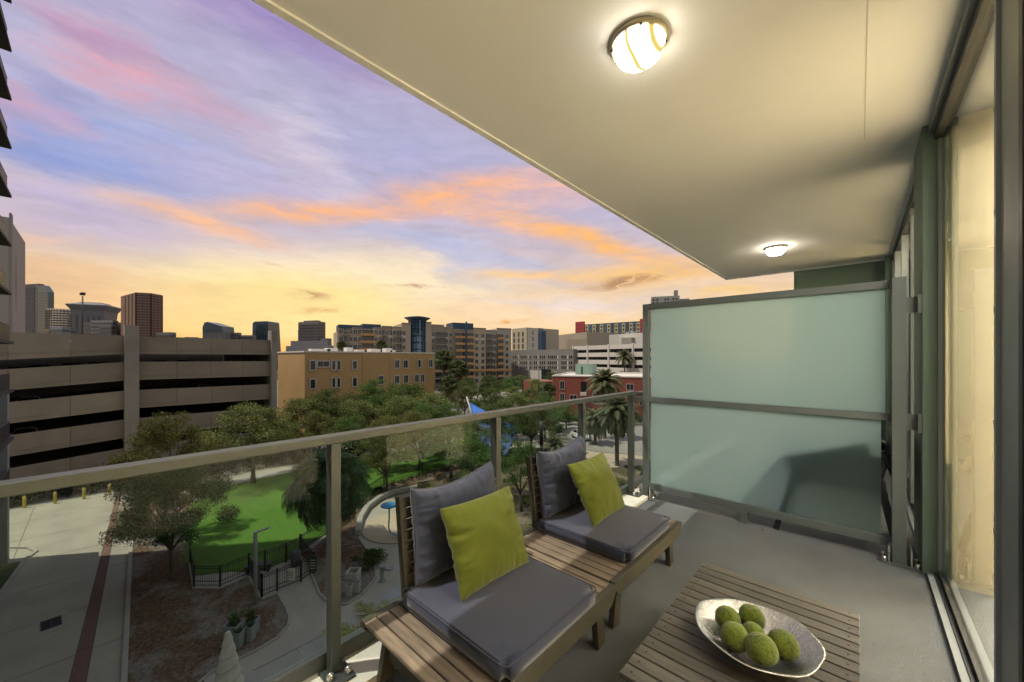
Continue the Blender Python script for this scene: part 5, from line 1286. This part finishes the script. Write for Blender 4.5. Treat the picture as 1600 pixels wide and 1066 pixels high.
def quads_mesh(name, q, mat):
    me = bpy.data.meshes.new(name); n = len(q)//4
    me.vertices.add(len(q)); me.vertices.foreach_set('co', q.astype(np.float32).ravel())
    me.loops.add(len(q)); me.loops.foreach_set('vertex_index', np.arange(len(q), dtype=np.int32))
    me.polygons.add(n); me.polygons.foreach_set('loop_start', np.arange(0, len(q), 4, dtype=np.int32)); me.polygons.foreach_set('loop_total', np.full(n, 4, dtype=np.int32))
    me.materials.append(mat); me.update(calc_edges=True); me.validate(); return me
M_oak = leafmat('oak_leaf', (.028, .055, .014), (.145, .22, .055)); M_oak2 = leafmat('oak_leaf_olive', (.042, .060, .016), (.25, .275, .085)); M_bush = leafmat('shrub_leaf', (.015, .035, .008), (.10, .15, .03))
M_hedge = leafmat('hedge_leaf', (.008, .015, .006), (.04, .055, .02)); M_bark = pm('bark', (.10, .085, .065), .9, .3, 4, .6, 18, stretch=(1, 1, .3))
M_lime2 = leafmat('lime_leaf', (.06, .08, .01), (.20, .24, .03))
def oakvar(seed, leafm, H=9.0, Rr=3.7, ncl=50, per=430, size=.095):
    rng = random.Random(seed); cs = []; rs = []; tr = MB()
    base = (0, 0, 0); fork = (rng.uniform(-.2, .2), rng.uniform(-.2, .2), 2.3)
    tr.tube([base, (.05, 0, 1.1), fork], [.24, .18, .15], 8)
    nb = 7; tips = []
    for i in range(nb):
        a = 2*PI*i/nb+rng.uniform(-.3, .3); ro = Rr*rng.uniform(.5, .8); zt_ = H*rng.uniform(.5, .82) if i else H*.9
        if i == 0: ro = .6
        mid = (fork[0]+math.cos(a)*ro*.45, fork[1]+math.sin(a)*ro*.45, 2.3+(zt_-2.3)*.5); tip = (math.cos(a)*ro, math.sin(a)*ro, zt_)
        tr.tube([fork, mid, tip], [.11, .07, .025], 6); tips.append((mid, tip))
        for q in range(3):
            a2 = a+rng.uniform(-.9, .9); t2 = (mid[0]+math.cos(a2)*1.3, mid[1]+math.sin(a2)*1.3, mid[2]+rng.uniform(.2, 1.4)); tr.tube([mid, t2], [.05, .015], 5)
    for i in range(ncl):
        a = rng.uniform(0, 2*PI); ph = rng.uniform(-.35, 1.0); k = math.sqrt(max(0, 1-max(0, ph)**2)); rad = Rr*k*rng.uniform(.35, 1.0)*(1+.18*math.sin(3*a+seed))
        z = H*.56+ph*H*.37+rng.uniform(-.3, .3)
        cs.append((rad*math.cos(a), rad*math.sin(a), z)); rs.append(rng.uniform(.55, 1.15))
    q = leaf_cloud(cs, rs, per, size, seed, .7)
    return tr.mesh('trunk', M_bark), quads_mesh('crown', q, leafm)
M_oakd = leafmat('oak_leaf_shaded', (.018, .046, .012), (.085, .155, .036))  # darker leaf copy: the shade on the near oak is in its colour
OAKS = [oakvar(11, M_oakd, ncl=80, per=900, size=.075), oakvar(22, M_oak2, ncl=62, per=480, size=.095), oakvar(33, M_oak), oakvar(44, M_oak2), oakvar(55, M_oak, ncl=40)]
def tree(loc, h, rad, var, label, grp=None, rz=None, lean=0, cat='tree', name='oak_tree'):
    t = thing(name, label, cat, (loc[0], loc[1], GZ+.03), random.uniform(0, 6) if rz is None else rz, grp)
    s = rad/3.7; sz = h/9.0
    inst('trunk', OAKS[var][0], t, sc=(max(.6, min(s, 1.2)),)*2+(sz,)); inst('crown', OAKS[var][1], t, sc=(s, s, sz)); return t
def oak(u, vb, vt, wpx, var, label, grp=None, rz=None):
    d = (EYE-GZ)*FPX/(vb-HY); h = zv(vt, d)-GZ; return tree(at(u, d), h, wpx/2*d/FPX, var, label, grp, rz)
oak(268, 906, 728, 142, 0, 'large dark oak in the mulch bed beside the driveway', None, 1.0)
oak(255, 842, 643, 120, 1, 'sunlit olive oak standing behind the large dark oak', None, 2.2)
oak(395, 756, 628, 130, 1, 'olive oak before the garage end column', None, .5)
oak(604, 771, 668, 95, 3, 'oak with a bare trunk beside the turf fence right of the drooping palm')
oak(705, 748, 655, 90, 2, 'oak standing at the right end of the turf')
oak(655, 735, 640, 90, 3, 'oak between the turf end and the ochre building')
oak(750, 775, 672, 110, 2, 'oak just left of the railing post behind the near cushion')
oak(815, 800, 690, 80, 4, 'loose pale green young oak left of the black mast')
oak(480, 712, 618, 110, 3, 'oak in front of the left corner of the ochre building')
ORD = 'first second third fourth fifth sixth seventh eighth ninth tenth eleventh twelfth thirteenth fourteenth fifteenth sixteenth'.split()
G1 = 'oaks in the dense grove in front of the ochre building'; LB1 = 'one of the oaks merging into the grove before the ochre building'
L1 = ((440, 720, 655, 80, 2), (520, 705, 606, 90, 2), (560, 712, 622, 90, 3), (592, 692, 590, 80, 2), (625, 705, 615, 90, 3), (640, 688, 598, 85, 2), (672, 700, 612, 90, 3), (700, 712, 630, 90, 4), (735, 730, 655, 70, 3), (500, 722, 640, 70, 3), (550, 728, 650, 80, 4), (600, 735, 650, 80, 3), (660, 718, 630, 80, 4), (570, 690, 612, 70, 3))
for u, vb, vt, wp, va in L1:
    oak(u, vb, vt, wp, va, 'oak in the grove before the ochre building, %s from the left' % ORD[sorted(L1).index((u, vb, vt, wp, va))], G1)
G2 = 'street trees between the shade sail and the brick building'; LB2 = 'one of the street trees behind the railing before the brick building'
L2 = ((790, 712, 625, 100, 2), (830, 706, 628, 95, 3), (765, 690, 605, 60, 4), (852, 690, 618, 70, 2), (800, 685, 612, 80, 3), (832, 668, 606, 60, 2), (862, 676, 632, 50, 3), (885, 672, 634, 50, 2))
for u, vb, vt, wp, va in L2:
    oak(u, vb, vt, wp, va, 'street tree between shade sail and brick building, %s from the left' % ORD[sorted(L2).index((u, vb, vt, wp, va))], G2)
G3 = 'small trees at the foot of the apartment building'; LB3 = 'one of the small round trees at the foot of the apartment building'
for k in range(13):
    u = 700+random.uniform(-4, 4)+9.5*k; d = random.uniform(105, 165); tree(at(u, d), random.uniform(5, 8.5), random.uniform(2.4, 4), random.choice((2, 3, 4)), 'small round tree at the foot of the apartment building, %s from the left' % ORD[k], G3)
G4 = 'trees in front of the grey office and white garage'; LB4 = 'one of the trees along the street below the office block'
for k, (u, d, h, r_) in enumerate(((800, 125, 8, 3.6), (818, 140, 7, 3), (840, 112, 8, 4), (860, 150, 8.5, 4), (875, 150, 8.5, 4), (888, 148, 8.6, 4), (985, 118, 10, 3), (970, 122, 10, 3))):
    tree(at(u, d), h, r_, random.choice((2, 3, 4)), 'street tree below the office block and white garage, %s in the row' % ORD[k], G4)
G5 = 'background trees between the ochre building and garage'
for u, d, h, lb in ((446, 120, 16.5, 'tree top poking up between the garage end column and ochre roof'), (470, 96, 9, 'tree hidden behind the left corner of the ochre building'), (700, 88, 8, 'background tree under the taller fan palm'), (726, 84, 8, 'background tree right of the shorter fan palm')): tree(at(u, d), h, 3.2, 3, lb, G5)

# palms
def frondmesh(name, L_, droop, nl, ll, mat, wd=.035, up=.35, lddroop=.35, w0=.25):
    mb = MB(); pts = []
    for i in range(11):
        f = i/10; pts.append(Vector((L_*(f-.12*droop*f*f), 0, up*L_*math.sin(f*PI*.5)*.8-droop*L_*.55*f*f)))
    mb.tube(pts, [.022*(1-.8*i/10)+.004 for i in range(11)], 4, cap=False)
    for k in range(nl):
        f = .12+.88*(k+.5)/nl; i = min(9, int(f*10)); p = pts[i].lerp(pts[i+1], f*10-i); d = (pts[i+1]-pts[i]).normalized()
        ln = ll*(math.sin(PI*(f*.85+.12))**.6)
        for s_ in (-1, 1):
            o = Vector((d.x*.55, s_*.85, d.z*.55-.15)).normalized(); m_ = p+o*ln*.5+Vector((0, 0, random.uniform(-.02, .04))); e = p+o*ln+Vector((0, 0, -lddroop*ln))
            w_ = d*wd/2
            mb.add([p-w_, p+w_, m_+w_, m_-w_, e], [(0, 1, 2, 3), (3, 2, 4)] if s_ > 0 else [(3, 2, 1, 0), (4, 2, 3)])
    return mb.mesh(name, mat)
M_palm = leafmat('date_palm_leaf', (.05, .065, .026), (.24, .25, .13), .25); M_palmd = leafmat('dark_palm_leaf', (.022, .048, .016), (.13, .20, .075), .25); M_dead = leafmat('dead_frond', (.08, .055, .03), (.22, .16, .09), .2)
M_ptr = pm('palm_trunk', (.15, .125, .10), .9, .25, 3, .8, 14, stretch=(1, 1, 3))
def palm(label, loc, hc, r_, fm, n, e0, e1, trunk_r=.22, dead=None, seed=0, grp=None, z0=GZ, name='palm_tree'):
    rng = random.Random(seed); t = thing(name, label, 'palm tree', (loc[0], loc[1], z0+.02), 0, grp)
    tr = MB(); prof = [(trunk_r*1.35, 0), (trunk_r, .4)]
    k = 0; z = .4
    while z < hc-.3: prof += [(trunk_r*1.06, z+.12), (trunk_r*.96, z+.16)]; z += .18
    prof += [(trunk_r*1.5, hc-.15), (trunk_r*1.2, hc+.15), (0, hc+.3)]
    tr.lathe(prof, 12, smooth=False); tr.build('trunk', M_ptr, t, world=False)
    for i in range(n):
        f = (i+.5)/n; a = i*2.39996+rng.uniform(-.15, .15); el_ = e0+(e1-e0)*f+rng.uniform(-8, 8); s_ = r_*rng.uniform(.88, 1.08)*(1 if f > .25 else .9)
        inst('frond', fm, t, (0, 0, hc+.1*(1-f)), (rng.uniform(-.3, .3)*(4 if fm is f_fan else 1), -R(el_), a), s_)
    if dead:
        for i in range(dead[1]):
            a = i*2.39996; inst('dead_frond', dead[0], t, (0, 0, hc-.2-.5*(i/dead[1])), (0, R(62+rng.uniform(-8, 14)), a), r_*rng.uniform(.6, .85))
    return t
f_date = frondmesh('frond', 1.0, 1.0, 38, .20, M_palm, .030, .45, .3)
f_droop = frondmesh('frond', 1.0, 1.25, 34, .36, M_palmd, .022, .55, 1.0)
f_near = frondmesh('frond', 1.0, .8, 34, .26, leafmat('yellow_palm_leaf', (.16, .18, .04), (.42, .42, .16), .3), .02, .45, .3)
def fanmesh(name, mat, n=22, ln=.62, st=.42):
    mb = MB(); mb.tube([(0, 0, 0), (st, 0, .04)], .015, 4, cap=False)
    for k in range(n):
        a = R(-115+230*k/(n-1)); d = Vector((math.cos(a), math.sin(a), 0)); s_ = Vector((-d.y, d.x, 0))*.028; b = Vector((st, 0, .04)); m_ = b+d*ln*.62+Vector((0, 0, .03)); e = b+d*ln*.95+Vector((0, 0, -.16))
        mb.add([b, m_-s_, m_+s_, e], [(0, 1, 2), (1, 3, 2)])
    return mb.mesh(name, mat)
f_fan = fanmesh('frond', M_palmd2 := leafmat('fan_palm_leaf', (.03, .05, .015), (.12, .14, .05), .2)); f_fand = fanmesh('dead_frond', M_dead, 14, .5, .4)
palm('large drooping palm with hanging dark fronds behind the railing post', G(514, 853), 4.5, 3.3, f_droop, 92, 78, -62, .22, None, 4)
palm('feathery date palm in the planting bed behind the far lounger, nearest the street', G(964, 728), zv(648, (EYE-GZ)*FPX/168)-GZ, 3.4, f_date, 84, 80, -68, .26, None, 5)
palm('feathery date palm just above the railing in front of the brick building', at(945, 66), zv(602, 66)-GZ, 3.7, f_date, 74, 80, -60, .28, None, 6)
palm('date palm partly hidden behind the nearest date palm', at(930, 62), zv(660, 62)-GZ, 3.2, f_date, 44, 78, -60, .26, None, 7)
palm('small feather palm in front of the white parking garage', at(976, 140), zv(560, 140)-GZ, 4.6, f_date, 36, 80, -45, .25, None, 8)
palm('tall fan palm with dead skirt left of the pair by the ochre building', at(694, 80), zv(563, 80)-GZ, 2.6, f_fan, 46, 85, -30, .2, (f_fand, 40), 9)
palm('shorter fan palm with dead skirt right of the pair by the ochre building', at(716, 78), zv(579, 78)-GZ, 2.5, f_fan, 46, 85, -30, .2, (f_fand, 40), 10)
palm('low yellowing fan palm below the tall pair', at(702, 74), zv(602, 74)-GZ, 2.1, f_fan, 36, 80, -40, .2, (f_fand, 20), 11)
palm('fan palm poking above the left part of the ochre roof', at(534, 118), zv(541, 118)-GZ, 1.9, f_fan, 30, 85, -30, .2, None, 12)
palm('fan palm poking above the middle of the ochre roof', at(597, 125), zv(540, 125)-GZ, 2.2, f_fan, 30, 85, -30, .2, None, 13)
palm('small palm with mixed green fronds beside the shade sail mast', at(757, 82), zv(610, 82)-GZ, 2.0, f_fan, 30, 80, -30, .2, (f_fand, 14), 14)
palm('bushy palm below the brick building wall', at(856, 84), zv(612, 84)-GZ, 2.3, f_fan, 34, 80, -40, .2, (f_fand, 12), 15)
palm('pale yellow green palm just below the balcony edge', at(590, 12.2), zv(1035, 12.2)-GZ, 2.1, f_near, 30, 62, -10, .14, None, 16)
palm('low feather palm in the planting bed beside the black mast', at(905, 47), 1.0, 1.9, f_date, 26, 80, 0, .2, None, 17)
palm('low spiky palm in the planting bed left of the black mast', at(868, 52), 1.6, 2.2, f_date, 26, 80, 0, .2, None, 18)

# shrubs, hedges, ground cover
def shrub(loc, r_, h, mat, label, grp=None, seed=0, per=420, size=.07, name='shrub'):
    rng = random.Random(seed); n = 14
    cs = [(rng.uniform(-.7, .7)*r_, rng.uniform(-.7, .7)*r_, h*rng.uniform(.3, .75)) for _ in range(n)]
    me = quads_mesh('shrub', leaf_cloud(cs, [r_*.42]*n, per/r_/r_*.8, size, seed, h/r_*.7 if h < r_ else .9), mat)
    o = bpy.data.objects.new(name, me); C.objects.link(o); o.location = (loc[0], loc[1], GZ+.05); return tag(o, label, 'shrub', grp)
shrub(G(578, 884), 1.15, .8, M_bush, 'green shrub in the mulch bed beside the drinking fountain', None, 3, 900, .08)
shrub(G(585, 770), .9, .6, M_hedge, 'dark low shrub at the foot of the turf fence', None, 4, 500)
G6 = 'shrubs in the planting bed before the street'; LB6 = 'one of the low shrubs scattered in the planting bed'
for k in range(34):
    u = random.uniform(840, 1010); v = random.uniform(728, 800); p = G(u, v); shrub(p, random.uniform(.5, 1.1), random.uniform(.4, .8), random.choice((M_bush, M_oak2, M_hedge)), LB6, G6, 20+k, 260, .075)
G7 = 'bright shrubs around the trees near the shade sail'; LB7 = 'one of the bright green shrubs near the shade sail and street'
for k in range(16):
    u = 735+k*9; d = random.uniform(68, 95); shrub(at(u, d), random.uniform(1.4, 2.4), random.uniform(1.5, 3.0), random.choice((M_lime2, M_bush)), LB7, G7, 80+k, 700, .14)
G8 = 'shrubs along the street before the brick building'
for k in range(9):
    u = 880+k*15; shrub(at(u, 80), 1.7, 2.2, random.choice((M_lime2, M_bush)), 'one of the shrubs at the foot of the brick building', G8, 110+k, 600, .14)
G9 = 'tufts under the grove beside the splash pad'
for k in range(22):
    u = random.uniform(650, 880); v = random.uniform(765, 850); shrub(G(u, v), random.uniform(.5, 1.0), random.uniform(.4, .9), random.choice((M_bush, M_oak2)), 'one of the low tufts in the bed behind the loungers', G9, 140+k, 300, .07)
def hedge(name, pts, wd, h, mat, per, size, label=None, seed=0):
    rng = np.random.RandomState(seed); Q = []
    for p, q in zip(pts[:-1], pts[1:]):
        p = np.array([*p, GZ+.03]); q = np.array([*q, GZ+.03]); Ls = np.linalg.norm(q-p); n = int(Ls/.5)+1
        cs = [tuple(p+(q-p)*(i/n)+np.array([rng.uniform(-wd, wd)/2, rng.uniform(-wd, wd)/2, h*rng.uniform(.25, .7)])) for i in range(n) for _ in range(2)]
        Q.append(leaf_cloud(cs, [h*.45]*len(cs), per, size, seed+1, .9))
    me = quads_mesh(name, np.vstack(Q), mat); o = bpy.data.objects.new(name, me); C.objects.link(o); return tag(o, label, 'hedge', None, 'stuff')
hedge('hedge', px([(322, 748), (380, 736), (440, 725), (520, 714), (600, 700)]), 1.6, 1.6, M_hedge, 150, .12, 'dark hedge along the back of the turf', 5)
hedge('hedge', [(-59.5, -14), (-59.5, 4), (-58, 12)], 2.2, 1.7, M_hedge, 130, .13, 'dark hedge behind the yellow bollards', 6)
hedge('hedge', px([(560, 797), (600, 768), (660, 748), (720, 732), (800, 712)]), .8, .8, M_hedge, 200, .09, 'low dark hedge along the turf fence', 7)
hedge('ground_cover', px([(850, 790), (900, 765), (960, 750), (1020, 745)]), 3.0, .35, M_oak2, 800, .05, 'pale ground cover in the planting bed', 8)
# leaf litter
rng = np.random.RandomState(3); pts = []
def inpoly(x, y, poly):
    c = False; n = len(poly)
    for i in range(n):
        a, b = poly[i], poly[i-1]
        if (a[1] > y) != (b[1] > y) and x < (b[0]-a[0])*(y-a[1])/(b[1]-a[1])+a[0]: c = not c
    return c
for poly in (bed1, bed2):
    X = [p[0] for p in poly]; Y = [p[1] for p in poly]
    for _ in range(9000):
        x, y = rng.uniform(min(X), max(X)), rng.uniform(min(Y), max(Y))
        if inpoly(x, y, poly): pts.append((x, y, GZ+.075))
pts = np.array(pts); n = len(pts); a = rng.normal(size=(n, 3))*[1, 1, .35]; a /= np.linalg.norm(a, axis=1)[:, None]; b = np.cross(a, [0, 0, 1]); b /= np.linalg.norm(b, axis=1)[:, None]
s_ = .055*rng.uniform(.5, 1.6, n)[:, None]; q = np.stack([pts-a*s_, pts-b*s_*.5, pts+a*s_, pts+b*s_*.5], 1).reshape(-1, 3)
o = bpy.data.objects.new('leaf_litter', quads_mesh('leaf_litter', q, leafmat('litter', (.05, .03, .018), (.26, .20, .12), .1))); C.objects.link(o); tag(o, 'scattered dead leaves on the mulch beds', 'leaf litter', None, 'stuff')
